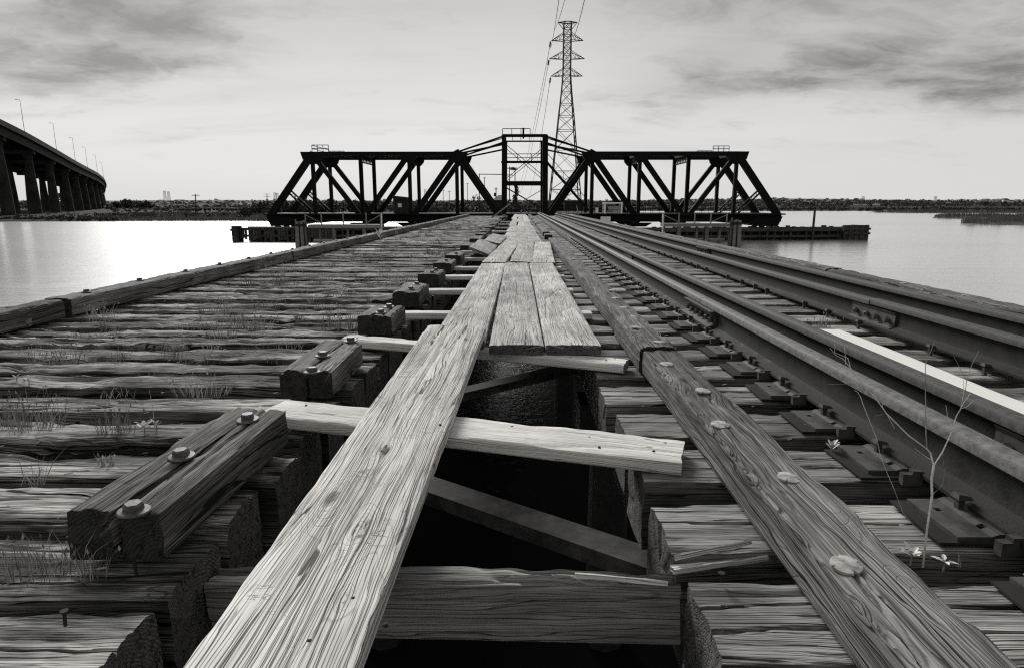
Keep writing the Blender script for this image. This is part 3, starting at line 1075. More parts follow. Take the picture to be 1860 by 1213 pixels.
for k, (px, D) in enumerate([(46, 172), (104, 203), (138, 232), (160, 262), (178, 296), (189, 332)]):
    p = at_y(px, dict([(46, 240), (104, 273), (138, 293), (160, 305), (178, 315), (189, 325)])[px], D)
    lo = thing('street_lamp', ('tallest street lamp on the near part of the viaduct, nearest to the camera' if k == 0 else LAMP_N[k]), 'street lamp', p, 'street lamps along the viaduct')
    m = MB(); m.tube([p + Vector((-.2, 0, -0.6)), p + Vector((-.2, 0, 4)), p + Vector((-.2, 0, 8.0))], 0.065, 6, 0.04); m.build('pole', M['pylon'], lo)
    m = MB(); m.tube([p + Vector((-.2, 0, 7.9)), p + Vector((-.9, 0, 8.05))], 0.04, 5)
    m.build('arm', M['pylon'], lo)
    m = MB(); m.box(p + Vector((-1.15, 0, 8.04)), (0.5, 0.25, 0.10)); m.build('lamp_head', M['pylon'], lo)

# ================================================================== SWING BRIDGE
YN, YF = 67.0, 73.0
NODES = [488, 573, 659, 746, 831, 915, 990, 1074, 1159, 1246, 1332, 1417]
pt = lambda px, py, Y=YN: at_y(px, py, YN) + Vector((0, Y - YN, 0))
XN = [pt(n, 380).x for n in NODES]
ZT = pt(930, 280).z           # top chord centre
ZB = pt(930, 389).z           # bottom chord top
ZLOW = pt(930, 407).z
CX = (XN[5] + XN[6]) / 2
sb = thing('swing_bridge', 'black steel truss swing bridge standing open across the river', 'bridge', (CX, 70, WATER_Z))
K = M['black']


def member(name, A, B, wd, dp=0.42, parent=sb, mat=None):
    m = MB(); m.beam(A, B, wd, dp, (0, 1, 0)); return m.build(name, mat or K, parent)


def lattice(name, A, B, wd, Y, nseg, rod=0.06, edge=0.11, parent=sb, dp=0.1):
    """two flanges with zig-zag lacing between them"""
    A = Vector(A); B = Vector(B)
    d = (B - A).normalized()
    s_ = d.cross(Vector((0, 1, 0))).normalized()
    m = MB()
    m.beam(A + s_ * wd / 2, B + s_ * wd / 2, edge, dp)
    m.beam(A - s_ * wd / 2, B - s_ * wd / 2, edge, dp)
    L_ = (B - A).length
    for i in range(nseg):
        a = A + d * (L_ * i / nseg); b = A + d * (L_ * (i + 1) / nseg)
        sg = 1 if i % 2 else -1
        m.beam(a + s_ * wd / 2 * sg, b - s_ * wd / 2 * sg, rod, rod)
    return m.build(name, K, parent)


def tp(i, Y=YN): return Vector((XN[i], Y, ZT))
def bp_(i, Y=YN): return Vector((XN[i], Y, ZB - 0.55))


for Y in (YN, YF):
    # left and right arms
    for (a, b) in ((1, 4), (7, 10)):
        x0, x1 = XN[a], XN[b]
        m = MB(); m.box(((x0 + x1) / 2, Y, ZT), (x1 - x0 + 0.5, 0.5, 0.42)); m.build('top_chord', K, sb)
    for (en, hip, q) in ((0, 1, 1), (11, 10, -1)):
        member('end_post', Vector((XN[en] + 0.15 * q, Y, ZB - 0.2)), tp(hip, Y), 0.62, 0.6)
        member('hip_vertical', tp(hip, Y), Vector((XN[hip], Y, ZB)), 0.32)
        mid = Vector((XN[en], Y, ZB)).lerp(tp(hip, Y), 0.42)
        lattice('sub_strut', mid, Vector((XN[hip] + 0.0 * q - 0.2 * q, Y, ZB)), 0.34, Y, 12, dp=0.35)
    for (a, b) in ((1, 2), (10, 9)):
        member('diagonal', tp(a, Y), bp_(b, Y), 0.46)
    for i in (2, 9):
        lattice('vertical_post', Vector((XN[i], Y, ZT)), Vector((XN[i], Y, ZB)), 0.26, Y, 26, 0.05, 0.10, dp=0.34)
        member('vertical_web', Vector((XN[i], Y, ZT)), Vector((XN[i], Y, ZB)), 0.2, 0.05)
    for (a, b) in ((2, 3), (9, 8)):
        member('diagonal', bp_(a, Y), tp(b, Y), 0.5)
    for i in (3, 8):
        member('vertical_post', Vector((XN[i], Y, ZT)), Vector((XN[i], Y, ZB)), 0.34)
    for (a, b) in ((3, 4), (8, 7)):
        member('diagonal', bp_(a, Y), tp(b, Y), 0.56)
    for i in (4, 7):
        member('vertical_post', Vector((XN[i], Y, ZT)), Vector((XN[i], Y, ZB)), 0.34)
    member('diagonal', tp(4, Y), Vector((XN[5] - 0.2, Y, ZB - 0.6)), 0.66)
    member('diagonal', tp(7, Y), Vector((XN[6] + 0.2, Y, ZB - 0.6)), 0.66)
    # gusset plates
    for i in (1, 3, 4, 7, 8, 10):
        m = MB()
        h_ = 1.0 if i in (1, 10) else 0.85
        w_ = 1.15 if i in (1, 4, 7, 10) else 0.75
        m.prism([(XN[i] - w_, ZT + .2), (XN[i] + w_, ZT + .2), (XN[i] + w_ * .8, ZT - h_ * .55), (XN[i] + w_ * .35, ZT - h_), (XN[i] - w_ * .35, ZT - h_), (XN[i] - w_ * .8, ZT - h_ * .55)], Y - 0.27, Y + 0.27)
        m.build('gusset_plate', K, sb)
    for i in (4, 7):
        m = MB(); m.prism([(XN[i] - 0.35, ZT + .2), (XN[i] + 0.35, ZT + .2), (XN[i] + (0.2 if i == 4 else -0.2), ZT + 0.48)], Y - 0.25, Y + 0.25)
        m.build('pin_cap', K, sb)
    for i in (2, 3, 8, 9):
        m = MB()
        m.prism([(XN[i] - 1.5, ZB - 0.9), (XN[i] + 1.5, ZB - 0.9), (XN[i] + 0.8, ZLOW - 0.28), (XN[i] - 0.8, ZLOW - 0.28)], Y - 0.33, Y + 0.33)
        m.build('gusset_plate', K, sb)
    # floor girder (bottom chord)
    m = MB(); m.box(((XN[0] + XN[11]) / 2, Y, (ZB - 0.08 + ZLOW) / 2 + 0.12), (XN[11] - XN[0] + 0.2, 0.55, ZB - ZLOW - 0.3)); m.build('bottom_chord', K, sb)
# lower lattice pieces beneath the outer ends
for (en, q) in ((0, 1), (11, -1)):
    m = MB()
    x0 = XN[en]
    m.prism([(x0 - 0.15 * q, ZB - 0.25), (x0 + 2.4 * q, ZB - 0.25), (x0 + 3.4 * q, ZLOW + 0.1), (x0 + 2.4 * q, ZLOW - 0.2), (x0 + 0.3 * q, ZLOW - 0.25)], YN - 0.5, YF + 0.5)
    m.build('end_frame', K, sb)
    for k, dx in enumerate((0.6, 1.5, 2.3)):
        m = MB(); m.beam((x0 + dx * q, YN - 0.2, ZLOW), (x0 + (dx + 0.5) * q, YN - 0.2, ZLOW - 0.38), 0.28, 0.5)
        m.build('end_wedge', K, sb)
# floor: deck, floor beams
m = MB(); m.box(((XN[0] + XN[11]) / 2, 70, ZB - 0.02), (XN[11] - XN[0] + 0.6, YF - YN + 1.6, 0.14)); m.build('deck', K, sb)
for i in range(12):
    m = MB(); m.box((XN[i], 70, ZB - 0.55), (0.35, 5.2, 0.8)); m.build('floor_beam', K, sb)
for yy_ in (68.6, 71.4):
    m = MB(); m.box(((XN[0] + XN[11]) / 2, yy_, ZB - 0.5), (XN[11] - XN[0] - 0.6, 0.4, 0.7)); m.build('stringer', K, sb)
# cross struts between the trusses at the top
for i in (1, 2, 3, 4, 7, 8, 9, 10):
    m = MB(); m.beam((XN[i], YN + .2, ZT), (XN[i], YF - .2, ZT), 0.3, 0.3, (0, 0, 1)); m.build('cross_strut', K, sb)
for i in (2, 3, 8, 9):
    m = MB()
    for k in range(9):
        y0 = YN + 0.3 + k * 0.66
        m.beam((XN[i], y0, ZT - .15), (XN[i], y0 + 0.33, ZT - 0.75), 0.07, 0.07)
        m.beam((XN[i], y0 + 0.33, ZT - 0.75), (XN[i], y0 + 0.62, ZT - 0.15), 0.07, 0.07)
    m.beam((XN[i], YN, ZT - 0.78), (XN[i], YF, ZT - 0.78), 0.12, 0.12)
    m.build('sway_frame', K, sb)
for (a, b) in ((1, 2), (2, 3), (3, 4), (7, 8), (8, 9), (9, 10)):
    for s_ in (0, 1):
        m = MB(); m.beam((XN[a], YN if s_ else YF, ZT), (XN[b], YF if s_ else YN, ZT), 0.16, 0.12, (0, 0, 1)); m.build('lateral_brace', K, sb)
for i0, i1 in ((0, 1), (11, 10)):
    for s_ in (0, 1):
        a = Vector((XN[i0], YN if s_ else YF, ZB)); b = Vector((XN[i1], YF if s_ else YN, ZT))
# tower
ZTT = pt(930, 247).z
for Y in (YN, YF):
    m = MB(); m.beam((XN[5], Y, ZB), (XN[5] + 0.05, Y, ZTT), 0.44, 0.5); m.build('tower_leg', K, sb)
    m = MB(); m.beam((XN[6], Y, ZB), (XN[6] - 0.05, Y, ZTT), 0.56, 0.5); m.build('tower_leg', K, sb)
    for (a, b, wd) in (((247, 247, 0.28), (295, 295, 0.22), (333, 333, 0.38)) if Y == YN else ((247, 247, 0.14), (333, 333, 0.20))):
        member('tower_beam', Vector((XN[5] - (0.25 if a == 295 else 0), Y, pt(930, a).z)), Vector((XN[6] + (0.25 if a == 295 else 0), Y, pt(930, b).z)), wd, 0.3)
    for (ya, yb) in ((262, 326), (340, 384)):
        za, zb = pt(930, ya).z, pt(930, yb).z
        for (p, q) in ((5, 6), (6, 5)):
            m = MB()
            dx = 0.18
            m.tube([(XN[p] + dx, Y, za), (XN[q] + dx, Y, zb)], 0.035, 5)
            m.build('tie_rod', K, sb)
    # bars from the tower head down to the arms
    for (i, lg, q) in ((4, 5, -1), (7, 6, 1)):
        for dz in (0.0, -0.42):
            m = MB()
            m.beam((XN[lg], Y, ZTT - 0.05 + dz * 1.9), (XN[i], Y, ZT + 0.15 + dz * 0.4), 0.17, 0.12)
            m.build('eye_bar', K, sb)
        m = MB(); m.tube([(XN[lg], Y + .3, ZTT - 0.2), ((XN[lg] + XN[i]) / 2, Y + .3, ZT + 0.9), (XN[i], Y + .3, ZT + 0.2)], 0.05, 5); m.build('hanger_cable', K, sb)
m = MB(); m.box((CX, YN + .5, ZTT + 0.06), (XN[6] - XN[5] + .4, 1.2, 0.08)); m.build('tower_platform', K, sb)
m = MB(); m.box((CX, YN + .6, pt(930, 293).z), (XN[6] - XN[5] - .3, 0.9, 0.06)); m.build('tower_platform', K, sb)
for xx in (XN[5], XN[6]):
    for za in (247, 295, 332):
        m = MB(); m.beam((xx, YN, pt(930, za).z), (xx, YF, pt(930, za).z), 0.28, 0.28, (0, 0, 1)); m.build('tower_beam', K, sb)
# base frame and cross beam beneath the tower
m = MB(); m.box((CX, YN - 0.2, ZB - 0.35), (XN[6] - XN[5] + 3.0, 0.5, 0.7)); m.build('pivot_girder', K, sb)


def railing(A, B, h, nposts, parent, r=0.025, mids=(0.5,), mat=None, name='railing'):
    A = Vector(A); B = Vector(B)
    m = MB()
    for k in range(nposts):
        p = A.lerp(B, k / (nposts - 1))
        m.tube([p, p + Vector((0, 0, h))], r, 4)
    for q in (1.0,) + tuple(mids):
        m.tube([A + Vector((0, 0, h * q)), B + Vector((0, 0, h * q))], r, 4)
    return m.build(name, mat or K, parent)


railing((pt(913, 247).x, YN, ZTT + .1), (pt(963, 247).x, YN, ZTT + .1), 0.58, 4, sb, 0.035, ())
railing((pt(913, 247).x, YF, ZTT + .1), (pt(963, 247).x, YF, ZTT + .1), 0.58, 4, sb, 0.03, ())
railing((XN[5], YN, pt(930, 294).z), (XN[6], YN, pt(930, 294).z), 0.75, 4, sb, 0.035, (0.5,))
m = MB(); m.tube([(pt(951, 247).x, 70, ZTT), (pt(951, 247).x, 70, ZTT + 1.05)], 0.10, 8); m.tube([(pt(951, 247).x, 70, ZTT + 1.0), (pt(951, 247).x, 70, ZTT + 1.08)], 0.15, 8)
m.build('chimney_stack', K, sb)
# little end platforms on the top chord
xl = pt(567, 277).x; xr = pt(597, 277).x
for Y in (YN, YF): railing((xl, Y, ZT + .2), (xr, Y, ZT + .2), 0.68 if Y == YN else 0.55, 4, sb, 0.035, (0.5,))
railing((xl, YN, ZT + .2), (xl, YF, ZT + .2), 0.66, 2, sb, 0.035, (0.5,))
xl = pt(1295, 277).x; xr = pt(1324, 277).x
for Y in (YN, YF): railing((xl, Y, ZT + .2), (xr, Y, ZT + .2), 0.55, 4, sb, 0.035, (0.5,))
# handrail up the left end post
A = Vector((XN[0] + 0.9, YN - .3, ZB + 0.9)); B = Vector((pt(566, 275).x, YN - .3, ZT + 0.3))
m = MB(); m.tube([A, B], 0.03, 4)
for k in range(8):
    p = A.lerp(B, k / 7); m.tube([p, p + Vector((0.28, 0, -0.22))], 0.025, 4)
m.build('handrail', K, sb)
# stair down the right of the tower
A = pt(990, 293); B = pt(1068, 383)
m = MB(); m.beam(A + Vector((0, -.5, 0)), B + Vector((0, -.5, 0)), 0.2, 0.1); m.beam(A + Vector((0, -1.2, 0)), B + Vector((0, -1.2, 0)), 0.2, 0.1)
for k in range(24):
    p = A.lerp(B, (k + .5) / 24); m.box((p.x, p.y - .85, p.z), (0.26, 0.62, 0.04))
m.build('stair_flight', K, sb)
m = MB(); m.tube([A + Vector((0, -1.2, .85)), B + Vector((0, -1.2, .85))], 0.03, 4)
for k in range(6):
    p = A.lerp(B, k / 5); m.tube([p + Vector((0, -1.2, 0)), p + Vector((0, -1.2, .85))], 0.025, 4)
m.build('stair_railing', K, sb)
# deck edge railings
for (a, b, n_) in ((500, 905, 30), (1000, 1405, 30)):
    railing((pt(a, 386).x, YF + .6, ZB + 0.05), (pt(b, 386).x, YF + .6, ZB + 0.05), 0.8, n_, sb, 0.02, (0.5,))
railing((pt(1000, 386).x, YN - .6, ZB + 0.05), (pt(1180, 386).x, YN - .6, ZB + 0.05), 0.75, 14, sb, 0.02, (0.5,))
railing((XN[5], 66.2, ZB), (XN[6], 66.2, ZB), 0.8, 6, sb, 0.025, (0.5,))
# pivot pier
m = MB()
for (z_, r_) in ((WATER_Z - 2, 4.6), (ZLOW - 0.6, 4.4), (ZLOW - 0.1, 4.0)):
    m.v += [(CX + r_ * math.cos(a * math.pi / 14), 70 + r_ * math.sin(a * math.pi / 14), z_) for a in range(28)]
for i in range(2):
    for j in range(28):
        a, b = i * 28 + j, i * 28 + (j + 1) % 28
        m.f.append((a, b, b + 28, a + 28))
m.f.append(tuple(56 + j for j in range(28)))
tag(m.build('bridge_pier', M['concrete'], smooth=60, origin=(CX, 70, WATER_Z)), 'round concrete pivot pier carrying the middle of the swing bridge', 'bridge pier')

# hut on the bridge
hx0, hx1 = pt(713, 380).x, pt(737, 380).x
hz0, hz1 = ZB + 0.05, pt(930, 361).z
hut = thing('operator_hut', 'small dark hut with one pale window standing on the left arm of the bridge', 'hut', ((hx0 + hx1) / 2, 68.2, ZB + .05))
wx = (pt(721, 373).x, pt(728, 373).x); wz = (pt(930, 377).z, pt(930, 370).z)
m = MB()
for Y in (67.5, 69.2):
    m.box(((hx0 + wx[0]) / 2, Y, (hz0 + hz1) / 2), (wx[0] - hx0, 0.08, hz1 - hz0))
    m.box(((hx1 + wx[1]) / 2, Y, (hz0 + hz1) / 2), (hx1 - wx[1], 0.08, hz1 - hz0))
    m.box(((wx[0] + wx[1]) / 2, Y, (hz0 + wz[0]) / 2), (wx[1] - wx[0], 0.08, wz[0] - hz0))
    m.box(((wx[0] + wx[1]) / 2, Y, (hz1 + wz[1]) / 2), (wx[1] - wx[0], 0.08, hz1 - wz[1]))
for x_ in (hx0 + .04, hx1 - .04): m.box((x_, 68.35, (hz0 + hz1) / 2), (0.078, 1.62, hz1 - hz0 - .01))
m.build('wall', M['dark'], hut)
m = MB(); m.box(((wx[0] + wx[1]) / 2, 67.5, (wz[0] + wz[1]) / 2), (wx[1] - wx[0] - .01, 0.02, wz[1] - wz[0] - .01)); m.build('window', M['glass'], hut)
m = MB(); m.prism([(hx0 - .15, hz1), (hx1 + .12, hz1), (hx1 + .12, hz1 + .12), (hx0 + .1, hz1 + .28)], 67.2, 69.5); m.build('roof', M['dark'], hut)

# white shelter frame and cabinet on the right arm
sx0, sx1 = pt(1097, 380).x, pt(1127, 380).x
sh = thing('white_shelter', 'small open white frame shelter on the right arm of the bridge', 'shelter', ((sx0 + sx1) / 2, 66.6, ZB + .05))
zt_ = pt(930, 370).z
m = MB()
for x_ in (sx0, sx1):
    for Y in (66.3, 67.6): m.box((x_, Y, (ZB + zt_) / 2 + .03), (0.16, 0.12, zt_ - ZB))
m.build('frame', M['white'], sh)
m = MB(); m.box(((sx0 + sx1) / 2, 66.95, zt_ + .04), (sx1 - sx0 + .2, 1.6, 0.14)); m.build('roof', M['white'], sh)
m = MB(); m.box(((sx0 + sx1) / 2 + .1, 66.32, ZB + .62), (sx1 - sx0 - .5, 0.08, 0.35)); m.build('panel', M['far_steel'], sh)
cab = thing('control_cabinet', 'narrow pale cabinet just left of the white shelter', 'cabinet', (pt(1083, 380).x, 66.6, ZB + .05))
m = MB(); m.box((pt(1083, 380).x, 66.6, ZB + .38), (0.34, 0.4, 0.66)); m.build('cabinet_body', M['far_steel'], cab)
m = MB(); m.box((pt(1083, 380).x, 66.38, ZB + .38), (0.26, 0.03, 0.5)); m.build('door', M['white'], cab)

# sign by the track end
sg = thing('notice_sign', 'blank white rectangular sign on two short legs beyond the end of the rails', 'sign', at_y(1100, 412, 46))
a_, b_ = at_y(1091, 403.5, 46), at_y(1109, 394, 46)
m = MB(); m.box(((a_.x + b_.x) / 2, 46, (a_.z + b_.z) / 2), (b_.x - a_.x, 0.06, b_.z - a_.z)); m.build('sign_panel', M['white'], sg)
for x_ in (a_.x + .1, b_.x - .1):
    m = MB(); m.box((x_, 46.08, at_y(1100, 409, 46).z - 1.0), (0.06, 0.06, 2.6)); m.build('leg', M['walkway'], sg)


# ------------------------------------------------------------------ fender pier
def pile_mesh(r, h, seed, k=8, top=0.92):
    rs = np.random.default_rng(seed)
    m = MB()
    zs = [0, h * 0.5, h - 0.03, h]
    for i, z in enumerate(zs):
        rr = r * (1.0, 0.97, 0.94, 0.86)[i]
        for j in range(k):
            a = 2 * math.pi * j / k
            q = rr * (1 + 0.06 * rs.uniform(-1, 1))
            m.v.append((q * math.cos(a), q * math.sin(a), z))
    for i in range(3):
        for j in range(k):
            a, b = i * k + j, i * k + (j + 1) % k
            m.f.append((a, b, b + k, a + k))
    m.f.append(tuple(3 * k + j for j in range(k)))
    me = bpy.data.meshes.new('pile')
    me.from_pydata(m.v, [], m.f)
    return me


def fender(x0, y0, x1, y1, ztop, label, pitch, knobs, seed, boards, endbox=None):
    root = thing('fender_pier', label, 'fender pier', (x0, y0, WATER_Z), 'timber fender piers guarding the swing bridge')
    A = Vector((x0, y0, 0)); B = Vector((x1, y1, 0))
    L_ = (B - A).length; d = (B - A) / L_; s_ = Vector((-d.y, d.x, 0))
    if s_.y < 0: s_ = -s_
    rs = random.Random(seed)
    pm = [finish(pile_mesh(0.15, 1, seed + i), M['fender'], 50) for i in range(3)]
    n = int(L_ / pitch)
    for i in range(n + 1):
        p = A + d * (L_ * i / n)
        hgt = ztop - WATER_Z + 1 + rs.uniform(-0.10, 0.03)
        link('pile', rs.choice(pm), root, (p.x + s_.x * .16, p.y + s_.y * .16, WATER_Z - 1), (0, 0, rs.uniform(0, 6)), (1, 1, hgt))
    for (z_, hgt, dp) in boards:
        m = MB(); m.beam(A + Vector((0, 0, z_)) - s_ * dp, B + Vector((0, 0, z_)) - s_ * dp, 0.2, hgt, (0, 0, 1)); m.build('wale', M['fender'], root)
    m = MB(); m.beam(A + s_ * .9 + Vector((0, 0, ztop - .12)), B + s_ * .9 + Vector((0, 0, ztop - .12)), 1.6, 0.14, (0, 0, 1)); m.build('deck_board', M['fender'], root)
    m = MB(); m.beam(A + s_ * 1.7 + Vector((0, 0, ztop - 1.05)), B + s_ * 1.7 + Vector((0, 0, ztop - 1.05)), 0.15, 2.2, (0, 0, 1)); m.build('back_wall', M['fender'], root)
    if knobs:
        kb = bpy.data.meshes.new('top_block')
        q = MB().box((0, 0, 0.11), (0.32, 0.34, 0.24)); kb.from_pydata(q.v, [], q.f); finish(kb, M['fender'])
        t_ = 0.3
        while t_ < L_ - 0.5:
            p = A + d * t_ + s_ * rs.uniform(.1, .9)
            link('top_block', kb, root, (p.x, p.y, ztop - .05), (0, 0, rs.uniform(-.2, .2)), (rs.uniform(.7, 1.3), 1, rs.uniform(.6, 1.35)))
            t_ += rs.choice((0.6, 0.75, 0.9, 1.3, 1.7))
    return root


zf = at_y(700, 414, 60).z
la = at_y(437, 414, 60)
fl = fender(la.x, 60, at_y(900, 414, 60).x, 60, zf, 'dark timber fender wall on piles in front of the left arm of the bridge', 0.95, False, 3, [(zf - .12, 0.24, 0.0), (zf - .75, 0.2, 0.0)])
# sheeting boards of its outer part
x_ = la.x; rs_ = random.Random(4)
bm_ = bpy.data.meshes.new('sheet_board'); q = MB().box((0, 0, -0.5), (0.22, 0.08, 1.0)); bm_.from_pydata(q.v, [], q.f); finish(bm_, M['fender'])
while x_ < at_y(610, 414, 60).x:
    if rs_.random() < 0.86:
        link('sheet_board', bm_, fl, (x_, 59.86, zf - .05), None, (1, 1, rs_.uniform(0.85, 1.35)))
    x_ += 0.26
fe = thing('end_dolphin', 'square dark timber block at the far left tip of the fender', 'dolphin', (at_y(430, 437, 60).x, 60, WATER_Z))
for k in range(4):
    m = MB(); m.box((at_y(426 + k * 2.9, 414, 60).x, 59.9 + 0.05 * (k % 2), (zf + WATER_Z) / 2 + 0.02), (0.145, 0.9, zf - WATER_Z + 0.28 - .04 * (k % 2))); m.build('post', M['fender'], fe)
m = MB(); m.box((at_y(430.4, 414, 60).x, 59.4, zf - 0.2), (0.75, 0.12, 0.22)); m.build('wale', M['fender'], fe)

zr = at_y(1400, 416, 62).z
r0, r1 = at_y(1130, 416, 61.5), at_y(1560, 416, 63.5)
fr = fender(r0.x, 61.5, r1.x, 64.5, zr, 'low timber fender wall with blocks along its top, right of the tracks', 0.8, True, 8, [(zr - .16, 0.30, 0.0), (zr - .78, 0.22, 0.05)])
xe = at_y(1540, 416, 64.3).x
fe = thing('end_dolphin', 'boarded timber block closing the right tip of the fender', 'dolphin', (xe, 64.0, WATER_Z))
for k in range(9):
    m = MB(); m.box((xe - 0.6 + k * 0.28, 63.8 + 0.05 * (k % 2), (zr + WATER_Z) / 2 + .12), (0.25, 0.3, zr - WATER_Z + 0.32 + .12 * rs_.random())); m.build('post', M['fender'], fe)
for z_ in (zr - .05, zr - .5): 
    m = MB(); m.box((xe + .55, 63.55, z_), (2.6, 0.14, 0.2)); m.build('wale', M['fender'], fe)
mp = thing('mooring_post', 'single tall dark post rising from the right fender', 'post', at_y(1477, 416, 63.2))
p = at_y(1477, 416, 63.2); q_ = at_y(1477, 378, 63.2)
m = MB(); m.tube([(p.x, 63.2, WATER_Z - 1), (p.x, 63.2, q_.z)], 0.13, 8, 0.11); m.build('pile', M['fender'], mp)
m = MB(); m.tube([(p.x, 63.2, q_.z - .02), (p.x, 63.2, q_.z + .06)], 0.15, 8); m.build('pile_cap', M['fender'], mp)


# ------------------------------------------------------------------ pile dolphins and service walkways
def dolphin(px, ptop, Y, label, seed):
    c = at_y(px, ptop, Y)
    root = thing('pile_dolphin', label, 'dolphin', (c.x, Y, WATER_Z), 'pile dolphins beside the trestle')
    rs = random.Random(seed)
    for k in range(7):
        a = k * math.pi / 3
        rr = 0 if k == 6 else 0.25
        top = Vector((c.x + rr * math.cos(a), Y + rr * math.sin(a), c.z + rs.uniform(-.05, .03)))
        bot = Vector((c.x + rr * 1.5 * math.cos(a), Y + rr * 1.5 * math.sin(a), WATER_Z - 1))
        m = MB(); m.tube([bot, bot.lerp(top, .5), top], 0.155, 9, 0.125)
        o = m.build('pile', M['pilewood'], root, smooth=50)
    m = MB()
    k = 14
    for z_ in (c.z - 0.30, c.z - 0.14):
        for j in range(k):
            m.v.append((c.x + 0.40 * math.cos(2 * math.pi * j / k), Y + 0.40 * math.sin(2 * math.pi * j / k), z_))
    for j in range(k): m.f.append((j, (j + 1) % k, k + (j + 1) % k, k + j))
    m.build('cable_band', M['rail'], root)
    m = MB(); m.tube([(c.x - .3, Y - .1, c.z), (c.x - .3, Y - .1, c.z + .16)], 0.05, 6); m.build('peg', M['pilewood'], root)
    return root


dolphin(546, 403, 42.5, 'cluster of round wooden piles at the outer end of the left service walkway', 2)
dolphin(1337, 400, 42.5, 'cluster of round wooden piles at the outer end of the right service walkway', 3)


def walkway(x0p, x1p, yb, posts, legs, Y, label, mirror=False):
    root = thing('service_walkway', label, 'walkway', (at_y(x0p, yb, Y).x, Y, WATER_Z), 'service walkways on piles')
    a = at_y(x0p, yb, Y); b = at_y(x1p, yb, Y)
    m = MB(); m.box(((a.x + b.x) / 2, Y + .5, a.z), (b.x - a.x, 1.1, 0.22)); m.build('walk_beam', M['walkway'], root)
    zt_ = at_y(x0p, 389.5, Y).z
    for p_ in posts:
        x = at_y(p_, yb, Y).x
        m = MB(); m.box((x, Y - .03, (zt_ + a.z) / 2), (0.07, 0.07, zt_ - a.z + .2)); m.build('railing_post', M['walkway'], root)
    for dz in (0.0, -0.38):
        m = MB(); m.tube([(at_y(posts[0], yb, Y).x, Y - .03, zt_ + dz), (at_y(posts[-1], yb, Y).x, Y - .03, zt_ + dz)], 0.012, 4); m.build('railing_wire', M['pylon'], root)
    for (i, j, up) in ((0, 1, 0), (-2, -1, 1)):
        xa, xb = at_y(posts[i], yb, Y).x, at_y(posts[j], yb, Y).x
        m = MB(); m.tube([(xa, Y - .02, zt_ - .05 if not up else a.z + .2), (xb, Y - .02, a.z + .2 if not up else zt_ - .05)], 0.03, 4); m.build('railing_brace', M['walkway'], root)
    for (p_, wd) in legs:
        x = at_y(p_, yb, Y).x
        m = MB(); m.tube([(x, Y + (.5 if wd < .15 else 0.12), WATER_Z - 1), (x, Y + (.5 if wd < .15 else 0.12), a.z - .11)], wd, 8); m.build('pile', M['pilewood'], root)
    m = MB(); m.box(((a.x + b.x) / 2, Y + .3, a.z - 0.95), (b.x - a.x - .4, 0.12, 0.16)); m.build('cross_beam', M['walkway'], root)
    return root


walkway(560, 692, 411.5, [556, 585, 624.5, 666, 692], [(577, .1), (606, .15), (628, .1), (661, .15), (690, .1)], 42.5, 'narrow timber walkway with railing posts left of the trestle')
walkway(1206, 1326, 409.5, [1204.5, 1232.6, 1261, 1290, 1319], [(1209, .1), (1234, .16), (1270, .1), (1285, .16), (1312, .12)], 42.5, 'narrow timber walkway with railing posts right of the trestle')
for (px, nm) in ((693, 'thin white gauge pole at the trestle end of the left walkway'), (1204, 'thin white gauge pole at the trestle end of the right walkway')):
    a, b = at_y(px, 436, 42.2), at_y(px, 389, 42.2)
    g = thing('gauge_pole', nm, 'pole', (a.x, 42.2, a.z))
    m = MB(); m.tube([(a.x, 42.2, a.z - .9), (b.x, 42.2, b.z)], 0.045, 6); m.build('pole', M['white'], g)
    m = MB(); m.tube([(a.x + .04, 42.15, a.z + .5), (a.x + .18, 42.1, a.z + .1), (a.x + .02, 42.12, a.z - .25)], 0.03, 5); m.build('rope', M['twig'], g)

# ================================================================== PYLON, CABLES, POLES
PY = 150.0


